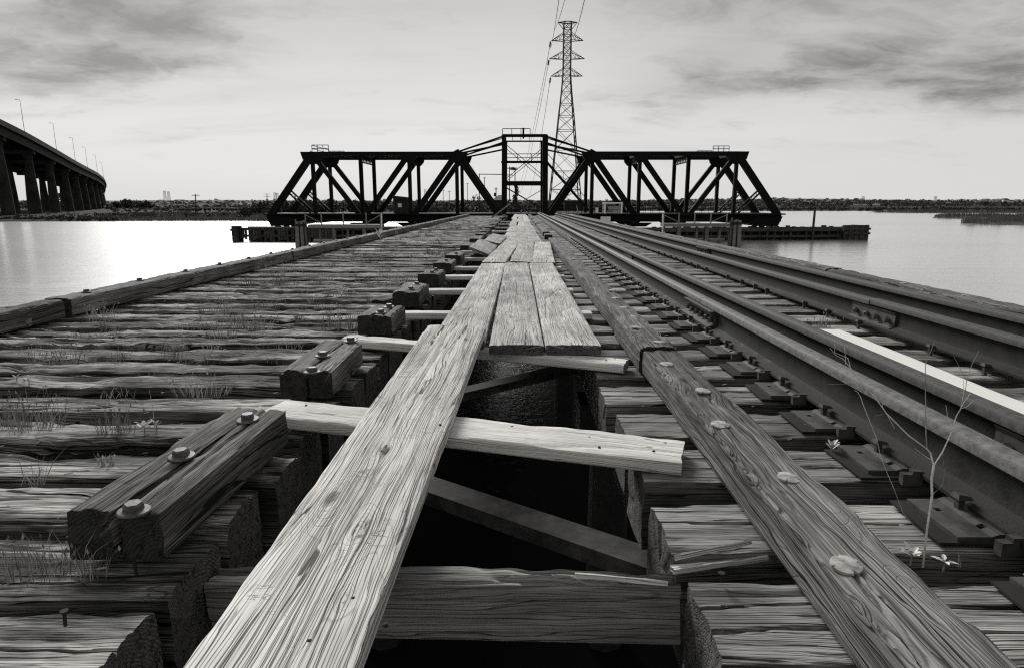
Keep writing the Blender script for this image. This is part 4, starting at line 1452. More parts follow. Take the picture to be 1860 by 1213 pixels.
def lattice_tower(name, label, px_c, Y, rows, mat, group=None, rod=0.05, arms=(), cat='pylon'):
    """rows: (photo row, half width in metres); four legs, X bracing on all sides"""
    cb = at_y(px_c, rows[-1][0], Y)
    root = thing(name, label, cat, (cb.x, Y, cb.z), group)
    R_ = [(at_y(px_c, r_, Y).z, hw_) for r_, hw_ in rows]
    xc = cb.x
    for sx_ in (-1, 1):
        for sy_ in (-1, 1):
            m = MB()
            for i in range(len(R_) - 1):
                m.beam((xc + sx_ * R_[i][1], Y + sy_ * R_[i][1], R_[i][0]), (xc + sx_ * R_[i + 1][1], Y + sy_ * R_[i + 1][1], R_[i + 1][0]), rod * 2.6, rod * 2.6)
            m.build('leg', mat, root)
    for i in range(len(R_) - 1):
        m = MB()
        (z0, a), (z1, b) = R_[i], R_[i + 1]
        for (c0, c1) in (((-1, -1), (1, -1)), ((1, -1), (1, 1)), ((1, 1), (-1, 1)), ((-1, 1), (-1, -1))):
            p0 = (xc + c0[0] * a, Y + c0[1] * a, z0); p1 = (xc + c1[0] * a, Y + c1[1] * a, z0)
            q0 = (xc + c0[0] * b, Y + c0[1] * b, z1); q1 = (xc + c1[0] * b, Y + c1[1] * b, z1)
            m.beam(p0, q1, rod, rod); m.beam(p1, q0, rod, rod); m.beam(p0, p1, rod * 1.2, rod * 1.2)
        m.build('bracing', mat, root)
    for (row, hl, rise) in arms:
        z = at_y(px_c, row, Y).z
        hwid = np.interp(-z, [-q[0] for q in R_], [q[1] for q in R_])
        for s_ in (-1, 1):
            m = MB()
            tip = Vector((xc + s_ * hl, Y, z))
            for sy_ in (-1, 1):
                m.beam((xc + s_ * hwid, Y + sy_ * hwid, z), tip, rod * 1.4, rod * 1.4)
                m.beam((xc + s_ * hwid, Y + sy_ * hwid, z + rise), tip, rod * 1.2, rod * 1.2)
            for f_ in (0.35, 0.65):
                x0 = xc + s_ * (hwid + (hl - hwid) * f_)
                m.beam((x0, Y, z), (x0, Y, z + rise * (1 - f_)), rod, rod)
                m.beam((x0, Y, z), (xc + s_ * (hwid + (hl - hwid) * (f_ - .3)), Y, z + rise * (1 - f_ + .25)), rod, rod)
            m.build('cross_arm', mat, root)
    return root, xc


s_ = PY / F
rows = [(41, 6.3), (53, 6.3), (65, 6.3), (76, 6.3), (88, 6.3), (100, 6.3), (112, 6.3), (124, 6.3), (137, 6.6), (150, 7.3), (168, 8.6), (190, 10.6), (212, 12.8), (238, 15), (272, 18), (312, 22), (345, 25), (374, 27.5)]
rows = [(a, b * s_) for a, b in rows]
pyl, pxc = lattice_tower('power_pylon', 'tall steel lattice power pylon rising behind the swing bridge', 1025.5, PY, rows, M['pylon'], None, 0.085,
                         [(74.5, 27 * s_, 12 * s_), (107.5, 30 * s_, 12 * s_), (139, 27 * s_, 12 * s_)])
# head frame
m = MB()
zh = at_y(1025, 41.5, PY).z
for q_ in (-1, 1):
    m.beam((pxc, PY + q_, zh), (pxc + 16 * s_, PY, zh), 0.16, 0.16); m.beam((pxc, PY + q_, zh), (pxc - 16 * s_, PY, zh), 0.16, 0.16)
for q_ in (-1, 1):
    m.beam((pxc + q_ * 16 * s_, PY, zh), (pxc + q_ * 6 * s_, PY, zh - 12 * s_), 0.12, 0.12)
    m.beam((pxc + q_ * 11 * s_, PY, zh), (pxc + q_ * 6 * s_, PY, zh - 6 * s_), 0.08, 0.08)
m.build('head_frame', M['pylon'], pyl)
ins_pts = []
for (px, py) in ((1000, 75), (997, 108), (1000, 140)):
    p = at_y(px, py, PY); q_ = at_y(px - 1.5, py + 12, PY)
    g = thing('insulator', {75: 'insulator string hanging from the upper left arm of the pylon', 108: 'insulator string hanging from the middle left arm of the pylon', 140: 'insulator string hanging from the lower left arm of the pylon'}[py], 'insulator', p)
    m = MB(); m.tube([p, q_], 0.06, 5); m.build('link_rod', M['pylon'], g)
    m = MB()
    for k in range(6):
        c = p.lerp(q_, 0.2 + 0.13 * k); m.tube([c, c + Vector((0, 0, -.12))], 0.26, 8, 0.12)
    m.build('disc_stack', M['pylon'], g)
    ins_pts.append(q_)


def cable(pts, r, label, sag=0.0):
    A, B = Vector(pts[0]), Vector(pts[1])
    P_ = []
    for k in range(25):
        t_ = k / 24
        p = A.lerp(B, t_); p.z -= sag * 4 * t_ * (1 - t_); P_.append(p)
    m = MB(); m.tube(P_, r, 4)
    return tag(m.build('power_cable', M['pylon'], origin=A), label, 'cable', 'power cables of the tall pylon')


for ip, (px, py), nm in zip(ins_pts, ((953, 232), (957, 238), (974, 240)), ('upper', 'middle', 'lower')):
    cable((ip, at_y(px - 12, py + 115, 420)), 0.05, 'thin power cable running down left from the %s insulator of the pylon' % nm, 3)
cable((at_y(1000, 88, PY), at_y(1023, -60, 60)), 0.035, 'leftmost power cable leaving the top of the photo from the pylon', 1)
cable((at_y(1006, 57, PY), at_y(1048, -90, 60)), 0.035, 'middle power cable leaving the top of the photo from the pylon head', 1)
cable((at_y(1041, 70, PY), at_y(1077, -70, 60)), 0.045, 'rightmost power cable leaving the top of the photo past the pylon', 1)


def wood_pole(px, y0, y1, Y, label, arms=1, wd=0.13, armw=1.1, group=None):
    b = at_y(px, y1, Y); t_ = at_y(px, y0, Y)
    g = thing('utility_pole', label, 'utility pole', (b.x, Y, b.z), group)
    m = MB(); m.tube([(b.x, Y, b.z), (t_.x, Y, t_.z)], wd, 6, wd * .8); m.build('pole', M['bark'], g)
    for k in range(arms):
        m = MB(); m.box((t_.x, Y, t_.z - .3 - k * 1.2), (armw * 2, .12, .14)); m.build('cross_arm', M['bark'], g)
    return g


wood_pole(355, 353, 393, 152, 'thin dark utility pole with a cross arm on the left marsh', 1, 0.13, 0.9)
wood_pole(485, 352, 372, 330, 'small utility pole just left of the swing bridge', 2, 0.2, 1.8)
wood_pole(537, 354, 374, 300, 'small utility pole seen through the left end frame of the bridge', 1, .14, .8)
wood_pole(901, 341, 366, 125, 'short utility pole with side wire above the pale roofed house', 1, .12, .3)
wood_pole(925.5, 303, 366, 118, 'tall slim pole left of the pole with the nest platform', 2, .1, .6)
wood_pole(880, 322, 366, 190, 'thin pole standing behind the left arm beside the wire gantry', 1, .12, .4)
for i, (px, y0) in enumerate(((805, 345), (816, 347), (831, 348), (849, 333))):
    wood_pole(px, y0, 374, 260, 'distant thin pole seen through the left truss, number %s from the left' % ('one', 'two', 'three', 'four')[i], 1, .13, .7, 'distant thin poles behind the left truss')
# nest platform on a pole
g = thing('nest_pole', 'pole topped by a dark stick nest platform inside the tower frame', 'nest pole', at_y(935.5, 366, 112))
a, b = at_y(935.5, 366, 112), at_y(935.5, 308, 112)
m = MB(); m.tube([a, b], 0.09, 6); m.build('pole', M['bark'], g)
m = MB()
for k in range(70):
    an = random.uniform(0, 6.28); rr = random.uniform(.1, .55)
    c = Vector((b.x - .22 + rr * math.cos(an), b.y + rr * math.sin(an), b.z + random.uniform(-.12, .3)))
    dd_ = Vector((random.uniform(-1, 1), random.uniform(-1, 1), random.uniform(-.2, .2))).normalized() * .3
    m.beam(c - dd_, c + dd_, .05, .05)
m.build('nest', M['bark'], g)
# gantry with wire left of the tower
g = thing('wire_gantry', 'thin steel gantry arm reaching left from behind the tower', 'gantry', at_y(870.5, 366, 95))
m = MB(); m.tube([at_y(870.5, 366, 95), at_y(870.5, 316, 95)], .07, 6); m.build('mast', M['pylon'], g)
m = MB(); m.tube([at_y(870.5, 317, 95), at_y(915, 317.5, 95)], .06, 5); m.build('boom', M['pylon'], g)

# small far pylons
FP = [(300.5, 347, 366, 1100, 'left one of the close pair of tiny lattice pylons beyond the left marsh'), (307.5, 348, 366, 1100, 'right one of the close pair of tiny lattice pylons beyond the left marsh'),
      (500, 350, 366, 900, 'pale distant pylon just above the left end of the bridge, left of a twin'), (504.5, 351, 366, 900, 'pale distant pylon just above the left end of the bridge, right of a twin'),
      (773, 344, 366, 1000, 'faint distant pylon seen left of the tower through the truss'),
      (1567, 357, 370, 900, 'tiny pylon on the far right shore above the fender tip'), (1698, 357, 370, 900, 'tiny pylon on the far right shore above the marsh tip'),
      (1430, 361, 372, 700, 'tiny pylon just right of the bridge end on the far shore')]
for (px, y0, y1, Y, lb) in FP:
    s2 = Y / F
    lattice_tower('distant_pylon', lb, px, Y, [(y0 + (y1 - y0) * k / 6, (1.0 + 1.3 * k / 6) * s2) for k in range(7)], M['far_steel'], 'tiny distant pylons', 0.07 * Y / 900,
                  [(y0 + 2, 2.6 * s2, 1.2 * s2), (y0 + 5, 2.8 * s2, 1.2 * s2)])

# ------------------------------------------------------------------ far houses
hb = MB().box((0, 0, .5), (1, 1, 1)); hm = bpy.data.meshes.new('wall'); hm.from_pydata(hb.v, [], hb.f); finish(hm, M['housewall'])
hr = MB(); hr.prism([(-.56, 1.0), (.56, 1.0), (0, 1.55)], -.55, .55); hrm = bpy.data.meshes.new('roof'); hrm.from_pydata(hr.v, [], hr.f); finish(hrm, M['roof'])
rs_ = random.Random(12)


def house(px, py, Y, w_, h_, lb, grp='pale houses on the far shore', name='house'):
    p = at_y(px, py, Y)
    g = thing(name, lb, 'house', (p.x, Y, p.z), grp)
    r_ = rs_.uniform(-.4, .4)
    link('wall', hm, g, (p.x, Y, p.z), (0, 0, r_), (w_, 8, h_))
    link('roof', hrm, g, (p.x, Y, p.z), (0, 0, r_), (w_, 8, h_))


for i in range(64):
    px = rs_.uniform(270, 480) if i < 46 else rs_.uniform(560, 840)
    house(px, rs_.uniform(371.2, 376.4), rs_.uniform(560, 760), rs_.uniform(3.5, 7.5), rs_.uniform(2.0, 3.4), 'tiny pale house among the trees of the far left shore' if i < 46 else 'tiny pale house seen through the left truss of the bridge')
for i in range(18):
    house(rs_.uniform(1770, 1900), rs_.uniform(368, 372.2), rs_.uniform(560, 760), rs_.uniform(4, 8), rs_.uniform(2, 3), 'tiny pale house among the trees of the far right shore')


def slab(px0, px1, y0, y1, Y, lb, mat, name='warehouse', cat='building', dp=12):
    a, b = at_y(px0, y1, Y), at_y(px1, y0, Y)
    g = thing(name, lb, cat, ((a.x + b.x) / 2, Y, a.z), None)
    m = MB(); m.box(((a.x + b.x) / 2, Y + dp / 2, (a.z + b.z) / 2), (b.x - a.x, dp, b.z - a.z)); m.build('wall', mat, g)
    m = MB(); m.box(((a.x + b.x) / 2, Y + dp / 2, b.z + .1), (b.x - a.x + .6, dp + .6, .2 + 0.0002 * Y)); m.build('roof', M['roof'], g)


slab(1690, 1738, 376.3, 378.6, 380, 'long low white building by the right shore, left of a longer one', M['white'])
slab(1742, 1792, 376.3, 378.6, 380, 'long low white building by the right shore, right one of two in line', M['white'])
slab(1467, 1485, 379.0, 381.0, 330, 'low white building on the far shore beside the mooring post', M['white'])
slab(1616, 1630, 379.0, 381.0, 330, 'short white building at the water edge right of the fender tip', M['white'])
slab(1637, 1655, 379.0, 381.0, 330, 'white building at the water edge, right of a shorter one', M['white'])
slab(1832, 1840, 379.2, 381.2, 330, 'short white shed at the water edge near the right photo edge', M['white'])
slab(1848, 1880, 379.2, 381.0, 330, 'white shed cut by the right photo edge', M['white'])
slab(1183, 1195, 379.0, 381.0, 330, 'small white building seen through the right arm of the bridge', M['white'])
slab(1292, 1300, 379.0, 381.0, 330, 'tiny white building seen between the right truss diagonals', M['white'])
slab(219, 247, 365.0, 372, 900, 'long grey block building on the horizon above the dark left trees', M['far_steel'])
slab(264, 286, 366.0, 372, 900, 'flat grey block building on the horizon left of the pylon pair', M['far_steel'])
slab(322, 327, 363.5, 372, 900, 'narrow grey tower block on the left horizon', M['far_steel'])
slab(1025, 1061, 366, 384, 118, 'dark boxy building behind the foot of the pylon', M['dark'], dp=5)
slab(1006, 1022, 372, 384, 121, 'grey low building left of the dark boxy one', M['concrete'], dp=4)
# low road embankment bridge on the left marsh
g = thing('road_causeway', 'long low pale road bridge crossing the left marsh', 'road bridge', at_y(370, 380, 250))
m = MB()
pp = [at_y(270, 381.5, 270), at_y(320, 379.8, 265), at_y(370, 378.4, 260), at_y(410, 378.2, 260), at_y(440, 379.3, 262)]
for a, b in zip(pp, pp[1:]): m.beam(a, b, 3.0, 0.28, (0, 0, 1))
m.build('road_deck', M['far_steel'], g)
for k, px in enumerate(range(330, 440, 8)):
    q_ = at_y(px, 379, 260)
    m = MB(); m.box((q_.x, 261, q_.z - .9), (0.5, 1.2, 1.5)); m.build('pier', M['concrete'], g)

# pale roofed house left of the tower
a, b = at_y(897, 384, 108), at_y(919, 364, 108)
g = thing('pavilion', 'small house with a pale hipped roof left of the tower', 'house', ((a.x + b.x) / 2, 108, a.z))
m = MB(); m.box(((a.x + b.x) / 2, 109.6, (a.z + b.z) / 2), (b.x - a.x, 3, b.z - a.z)); m.build('wall', M['concrete'], g)
cx_ = (a.x + b.x) / 2; m = MB()
m.v = [(cx_ - 1.35, 107.8, b.z), (cx_ + 1.35, 107.8, b.z), (cx_ + 1.35, 111.4, b.z), (cx_ - 1.35, 111.4, b.z), (cx_ - .25, 109.6, b.z + .85), (cx_ + .25, 109.6, b.z + .85)]
m.f = [(0, 1, 5, 4), (1, 2, 5), (2, 3, 4, 5), (3, 0, 4), (3, 2, 1, 0)]
m.build('roof', M['far_steel'], g)
m = MB(); m.box((cx_ - .3, 108.07, a.z + 1.1), (.5, .06, .6)); m.build('window', M['dark'], g)
m = MB(); m.box((cx_ - .9, 109.6, b.z + .9), (.3, .3, .6)); m.build('chimney', M['dark'], g)

# ================================================================== TRESTLE DECKS
YE = 42.0
LT = thing('timber_trestle', 'old left trestle deck of dark rotting ties without rails', 'trestle', (-2.0, 0, 0))
RT = thing('track_trestle', 'right trestle deck carrying one railway track with inner guard rails', 'trestle', (1.96, 0, 0))

# --- left ties
YL0, PL = 1.20, 0.2935
LXI, LXO = -0.75, -3.42


def lod(y):
    return 0 if y < 3.2 else (1 if y < 7 else (2 if y < 16 else 3))


RES = {0: (110, 44, 14), 1: (80, 20, 6), 2: (48, 9, 3), 3: (22, 4, 2)}
mid_pool = {}
for s_name, L_, W_, H_, mt in (('L', 2.67, 0.232, 0.23, 'tie'), ('R', 3.2, 0.25, 0.23, 'tie2')):
    for lv in (1, 2, 3):
        nv_ = {1: 5, 2: 8, 3: 6}[lv]
        nl, nw, nh = RES[lv]
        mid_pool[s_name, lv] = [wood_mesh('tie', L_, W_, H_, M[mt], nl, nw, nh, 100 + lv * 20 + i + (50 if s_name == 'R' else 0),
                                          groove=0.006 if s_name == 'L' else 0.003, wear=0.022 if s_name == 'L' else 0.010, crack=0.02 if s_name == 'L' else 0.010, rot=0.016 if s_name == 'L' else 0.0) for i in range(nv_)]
rs_ = random.Random(5)
k = -4
while True:
    y = YL0 + k * PL
    if y > YE: break
    lv = lod(y)
    xi = LXI + rs_.uniform(-.02, .02)
    z = rs_.uniform(-.022, .004)
    if k in (0,): z = -0.03; xi = -0.75
    yj = rs_.uniform(-.016, .016)
    W_ = 0.235
    if lv == 0 and k >= -1:
        nl, nw, nh = RES[0]
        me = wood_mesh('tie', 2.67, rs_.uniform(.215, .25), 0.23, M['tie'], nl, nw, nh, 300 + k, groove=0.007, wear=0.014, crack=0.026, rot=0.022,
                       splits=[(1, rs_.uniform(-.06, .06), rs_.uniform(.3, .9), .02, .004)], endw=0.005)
    else:
        me = rs_.choice(mid_pool['L', max(lv, 1)])
    yc = y + W_ / 2
    flip = (lv > 0 and rs_.random() < .5)
    A = (xi - 2.67, yc + yj, z - .115); B = (xi, yc - yj, z - .115)
    place('tie', me, B if flip else A, A if flip else B, LT, roll=rs_.uniform(-.035, .035))
    k += 1

# --- right ties
YR0, PR = 0.99, 0.375
RXI, RXO = 0.365, 3.565
PLATE_Y = []
k = -3
while True:
    y = YR0 + k * PR
    if y > YE: break
    lv = lod(y)
    xi = RXI + rs_.uniform(-.012, .012)
    z = -0.001 - rs_.uniform(0, .008)
    if lv == 0 and k >= -1:
        nl, nw, nh = RES[0]
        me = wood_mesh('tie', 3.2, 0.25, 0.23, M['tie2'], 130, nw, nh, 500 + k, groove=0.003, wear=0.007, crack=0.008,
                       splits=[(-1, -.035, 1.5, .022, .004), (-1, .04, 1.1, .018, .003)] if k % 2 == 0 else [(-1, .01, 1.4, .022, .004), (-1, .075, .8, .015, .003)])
    else:
        me = rs_.choice(mid_pool['R', max(lv, 1)])
    A = (xi, y + .125, z - .115); B = (xi + 3.2, y + .125 + rs_.uniform(-.01, .01), z - .115)
    place('tie', me, A, B, RT)
    if y > 0.4: PLATE_Y.append(y + .125)
    k += 1

# --- substructure: stringers, caps, piles
for (root, xs_) in ((LT, (-1.02, -1.55, -2.5, -3.0)), (RT, (0.62, 1.22, 2.75, 3.2))):
    for i, x in enumerate(xs_):
        a = -1.5
        while a < YE:
            b = min(a + 7.3, YE)
            m = MB(); m.box((x, (a + b) / 2, -0.44), (0.22, b - a - .01, 0.40)); m.build('stringer', M['creosote'], root)
            a = b
y = 4.6
while y < YE + .1:
    for (root, x0, x1) in ((LT, -3.5, -0.85), (RT, 0.45, 3.6)):
        m = MB(); m.box(((x0 + x1) / 2, y, -0.82), (x1 - x0, 0.34, 0.34)); m.build('pile_cap', M['creosote'], root)
        for x in np.linspace(x0 + .25, x1 - .25, 4):
            m = MB(); m.tube([(x, y, WATER_Z - 1), (x, y, -0.99)], 0.17, 8, 0.15); m.build('pile', M['creosote'], root, smooth=50)
    y += 4.675

# --- bolts and washers
def ngon_mesh(name, rings, k, mat, smooth=35, rot=0.0):
    m = MB()
    for (z, r) in rings:
        for j in range(k):
            a = 2 * math.pi * j / k + rot
            m.v.append((r * math.cos(a), r * math.sin(a), z))
    for i in range(len(rings) - 1):
        for j in range(k):
            a, b = i * k + j, i * k + (j + 1) % k
            m.f.append((a, b, b + k, a + k))
    m.f.append(tuple((len(rings) - 1) * k + j for j in range(k)))
    me = bpy.data.meshes.new(name); me.from_pydata(m.v, [], m.f); return finish(me, mat, smooth)


hexm = ngon_mesh('bolt_head', [(0.003, 0.0215), (0.0175, 0.0215), (0.0225, 0.0175)], 6, M['bolt'], 20)
hexw = ngon_mesh('bolt_washer', [(-0.004, 0.024), (0.001, 0.035), (0.005, 0.033), (0.008, 0.021)], 22, M['bolt'], 40)


def disc_mesh():
    """domed timber washer with four notches in its rim"""
    m = MB(); k = 48
    m.v.append((0, 0, 0.0045))
    for (f_, z) in ((0.3, 0.0043), (0.7, 0.0034), (1.0, 0.0015), (1.0, -0.004)):
        for j in range(k):
            a = 2 * math.pi * j / k
            notch = abs(((a + math.pi / 4) % (math.pi / 2)) - math.pi / 4) < 0.075
            r = 0.0285 * (f_ if not (notch and f_ > 0.72) else 0.74)
            m.v.append((r * math.cos(a), r * math.sin(a), z))
    for j in range(k): m.f.append((0, 1 + j, 1 + (j + 1) % k))
    for i in range(3):
        for j in range(k):
            a, b = 1 + i * k + j, 1 + i * k + (j + 1) % k
            m.f.append((a, a + k, b + k, b))
    me = bpy.data.meshes.new('disc_washer'); me.from_pydata(m.v, [], m.f); return finish(me, M['washer'], 50)


discm = disc_mesh()


def add_bolt(parent, p, tilt=0.0, disc=False):
    if disc:
        o = link('disc_washer', discm, parent, p, (rs_.uniform(-.1, .1), rs_.uniform(-.1, .1), rs_.uniform(0, 1.5)))
    else:
        o = link('bolt_head', hexm, parent, p, (tilt, rs_.uniform(-.08, .08), rs_.uniform(0, 1)))
        link('bolt_washer', hexw, parent, p, (tilt, rs_.uniform(-.05, .05), 0))
    return o


def guard(root, y0, y1, xa, xb, wd, ht, seed, res, mat='timber', ztop=None, bolts=(), disc=False, splits=(), z0=0.0, name='guard_timber', wear=0.008, crack=0.010, groove=0.003):
    """a guard timber lying on the ties as a part of the deck; xa/xb = x of its centreline at both ends"""
    L_ = math.hypot(y1 - y0, xb - xa)
    me = wood_mesh(name, L_, wd, ht, M[mat], res[0], res[1], res[2], seed, groove=groove, wear=wear, crack=crack, splits=splits, endw=0.008)
    # a pivot without rotation so that bolts can be children
    A, B = Vector((xa, y0, z0 + ht / 2)), Vector((xb, y1, z0 + ht / 2))
    piv = link(name, me, root, (A + B) / 2)
    x = (B - A).normalized(); zz_ = Vector((0, 0, 1)); y_ = zz_.cross(x).normalized(); zz_ = x.cross(y_)
    R = Matrix((x, y_, zz_)).transposed()
    piv.rotation_euler = R.to_euler()
    Ri = R.transposed()
    for (bx, by) in bolts:
        d = Vector((bx, by, z0 + ht)) - (A + B) / 2
        loc = Ri @ d
        if disc:
            o = bpy.data.objects.new('disc_washer', discm); COL.objects.link(o); o.parent = piv; o.location = loc + Vector((0, 0, .001))
            o.rotation_euler = (rs_.uniform(-.08, .08), rs_.uniform(-.08, .08), rs_.uniform(0, 1.5))
        else:
            for nm, mm in (('bolt_head', hexm), ('bolt_washer', hexw)):
                o = bpy.data.objects.new(nm, mm); COL.objects.link(o); o.parent = piv; o.location = loc + Vector((0, 0, -.002))
                o.rotation_euler = (rs_.uniform(-.06, .06), rs_.uniform(-.06, .06), rs_.uniform(0, 1))
    return piv


# left blocks beside the gap
BL = [(1.42, 2.13, -0.908, -0.868), (2.61, 3.17, -0.878, -0.875), (3.88, 4.28, -0.885, -0.87), (4.93, 5.5, -0.88, -0.885), (6.15, 6.6, -0.88, -0.87), (7.3, 7.85, -0.885, -0.88), (8.4, 8.9, -0.88, -0.87)]
for i, (d0, d1, xa, xb) in enumerate(BL):
    y0, y1 = yd(d0), yd(d1)
    if i == 0:
        bolts = [tuple(at_z(243, 925, .125)[:2]), tuple(at_z(330, 828, .125)[:2]), tuple(at_z(450, 760, .125)[:2])]
        spl = [(-1, 0.012, 0.24, 0.078, 0.016)]
        res = (90, 44, 22)
    else:
        n_ = 2 if i < 5 else 1
        bolts = [(xa + .02 + (xb - xa) * f_, y0 + (y1 - y0) * f_) for f_ in ((.22, .75) if n_ == 2 else (.4,))]
        if i == 1: bolts = [tuple(at_z(567, 674, .125)[:2]), tuple(at_z(586, 645, .125)[:2]), tuple(at_z(637, 618, .125)[:2])]
        spl = [(-1, 0.01, 0.16, 0.07, 0.012)] if i < 3 else []
        res = (60, 30, 12) if i < 4 else (30, 16, 6)
    if i < 2:
        # split lengthwise: two halves, gaping at the near end
        guard(LT, y0, y1, xa - .055, xb - .050, 0.108, 0.125, 720 + i, (90, 24, 20), groove=0.004, crack=0.012, wear=0.010,
              bolts=[q for q in bolts if q[0] < xa + (xb - xa) * .5 - .012])
        guard(LT, y0 + .004, y1, xa + .060, xb + .046, 0.100, 0.122, 740 + i, (90, 24, 20), groove=0.004, crack=0.012, wear=0.010,
              bolts=[q for q in bolts if q[0] >= xa + (xb - xa) * .5 - .012])
        continue
    guard(LT, y0, y1, xa, xb, 0.215, 0.125, 700 + i, res, bolts=bolts, splits=spl, groove=0.004, crack=0.012, wear=0.012)
y = 10.8
i = 0
while y < 39:
    ln = rs_.uniform(.4, .9)
    guard(LT, y, y + ln, -0.88 + rs_.uniform(-.04, .04), -0.88 + rs_.uniform(-.04, .04), 0.21, rs_.uniform(.09, .14), 730 + i, (12, 8, 4))
    y += ln + rs_.uniform(.5, 1.3); i += 1

# left outer guard timber
oz = 0.13
p0 = at_z(127, 541, oz); 
xo = -3.12
ya0 = p0.y
xc_o = p0.x - 0.0
segs = [(1.0, at_z(38, 557, oz).y, .13), (ya0 - .42, ya0 - 0.06, .13), (ya0, 9.0, .13), (9.03, 17.0, .13), (17.04, 25.5, .13), (25.55, 34, .13), (34.04, YE, .13)]
xin = p0.x - 0.10
for i, (a, b, h_) in enumerate(segs):
    n_ = int((b - a) / .75)
    bl = [(xin + rs_.uniform(-.02, .02), a + .3 + q * .75) for q in range(n_)]
    guard(LT, a, b, xin, xin, 0.2, h_, 760 + i, (max(16, min(160, int((b - a) * 25))), 18, 9) if a < 17 else (30, 6, 3), bolts=bl if a < 26 else (), wear=0.014, groove=.004)
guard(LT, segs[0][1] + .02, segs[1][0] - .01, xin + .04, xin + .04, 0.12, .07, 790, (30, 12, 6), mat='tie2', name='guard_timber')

# right-hand guard timber beside the rail (with disc washers)
GX = 0.675
W_GT = 0.18
discs = [tuple(at_z(px, py, .115)[:2]) for px, py in ((1537, 1023), (1433, 865), (1308, 769), (1277, 708), (1211, 660), (1197, 626), (1156, 599), (1152, 574), (1133, 558), (1118, 541), (1112, 527), (1098, 513), (1091, 503))]
yj1 = at_z(1165, 636, .11).y; yj2 = at_z(1122, 578, .11).y; yj3 = at_z(1008, 432, .11).y


def seldisc(a, b): return [(x, y) for x, y in discs if a < y < b]


guard(RT, -0.6, yj1, GX, GX, W_GT, 0.112, 800, (240, 44, 22), bolts=seldisc(-1, yj1), disc=True, groove=0.004, crack=0.014, wear=0.009, splits=[(-1, .03, 2.2, .02, .005)])
guard(RT, yj1 + .004, yj2, GX - .012, GX - .005, W_GT, 0.128, 801, (60, 34, 14), bolts=seldisc(yj1, yj2), disc=True, wear=0.014)
guard(RT, yj2 + .006, yj3, GX + .01, GX + .005, W_GT, 0.112, 802, (160, 26, 8), bolts=seldisc(yj2, yj3) + [(GX + .01, 7.9 + q * .75) for q in range(7)], disc=True, wear=0.014, crack=.012)
ys = yj3 + 2.2
guard(RT, ys - .9, ys - .2, GX - .02, GX, W_GT, 0.11, 803, (14, 8, 4))
ys += .6
i = 0
while ys < YE - 1:
    ye = min(ys + 6.5, YE)
    guard(RT, ys, ye, GX, GX, W_GT, 0.11, 805 + i, (40, 8, 4)); ys = ye + rs_.choice((.03, .8)); i += 1
# outer guard timber on the right side
XR = 3.33
a = 0.6; i = 0
while a < YE:
    b = min(a + 6.1, YE)
    guard(RT, a, b, XR, XR, 0.2, 0.12, 830 + i, (90, 14, 5) if a < 12 else (40, 6, 3), bolts=[(XR + rs_.uniform(-.03, .03), a + .35 + q * .75) for q in range(8)] if a < 24 else (), disc=True, wear=.018, mat='timber')
    a = b + .02; i += 1


# --- rails
def rail_profile():
    H = 0.164; hw_ = 0.035; w_ = 0.008; bw_ = 0.069
    half = [(bw_, 0), (bw_, 0.010), (0.030, 0.020), (0.014, 0.030), (w_, 0.050), (w_, 0.100), (0.012, 0.116), (hw_ - .004, 0.124), (hw_, 0.128), (hw_, 0.150), (hw_ - .004, 0.159), (0.022, 0.1632), (0.0, H)]
    right = half
    left = [(-x, z) for x, z in half[::-1][1:]]
    return right + left


RP = rail_profile()
RH = 0.164
ZR = 0.022


def rail(x, y0, y1, mat_head, seed, z=ZR, wob=0.0):
    n = max(3, int((y1 - y0) / 0.5))
    k = len(RP)
    V = []; Fc = []; mi = []
    for i in range(n + 1):
        y_ = y0 + (y1 - y0) * i / n
        dx = 0.004 * (float(vn(y_ * .4, 1, seed)) - .5) + wob * 0
        for (a, b) in RP: V.append((x + a + dx - 1.96, y_, z + b))
    for i in range(n):
        for j in range(k):
            j2 = (j + 1) % k
            Fc.append((i * k + j, i * k + j2, (i + 1) * k + j2, (i + 1) * k + j))
            zz_ = (RP[j][1] + RP[j2][1]) / 2
            mi.append(1 if zz_ > 0.126 else 0)
    Fc.append(tuple(range(k))[::-1]); mi.append(0)
    Fc.append(tuple(n * k + j for j in range(k))); mi.append(0)
    me = bpy.data.meshes.new('rail'); me.from_pydata(V, [], Fc)
    me.materials.append(M['rail']); me.materials.append(mat_head)
    me.polygons.foreach_set('material_index', mi)
    me.polygons.foreach_set('use_smooth', [True] * len(me.polygons))
    me.set_sharp_from_angle(angle=math.radians(38))
    me.update()
    return link('rail', me, RT, (1.96, 0, 0))


RX = [1.222, 1.462, 2.30, 2.775]
jt1 = at_z(1240, 545, .17).y
jt2 = at_z(1118, 457, .17).y
jt3 = at_z(1523, 548, .17).y
jt4 = at_z(1222, 447, .17).y
r1a = rail(RX[0], -1.0, jt1, M['headshine'], 1)
r1b = rail(RX[0], jt1 + .008, YE - .4, M['headshine'], 2)
r2a = rail(RX[1], -1.0, jt2, M['head'], 3); r2b = rail(RX[1], jt2 + .01, YE - 1.0, M['head'], 4)
r3a = rail(RX[2], -1.0, jt3, M['head'], 5, z=ZR + .006); r3b = rail(RX[2], jt3 + .01, YE - 1.0, M['head'], 6)
r4a = rail(RX[3], -1.0, jt4, M['head'], 7); r4b = rail(RX[3], jt4 + .01, YE - .4, M['head'], 8)


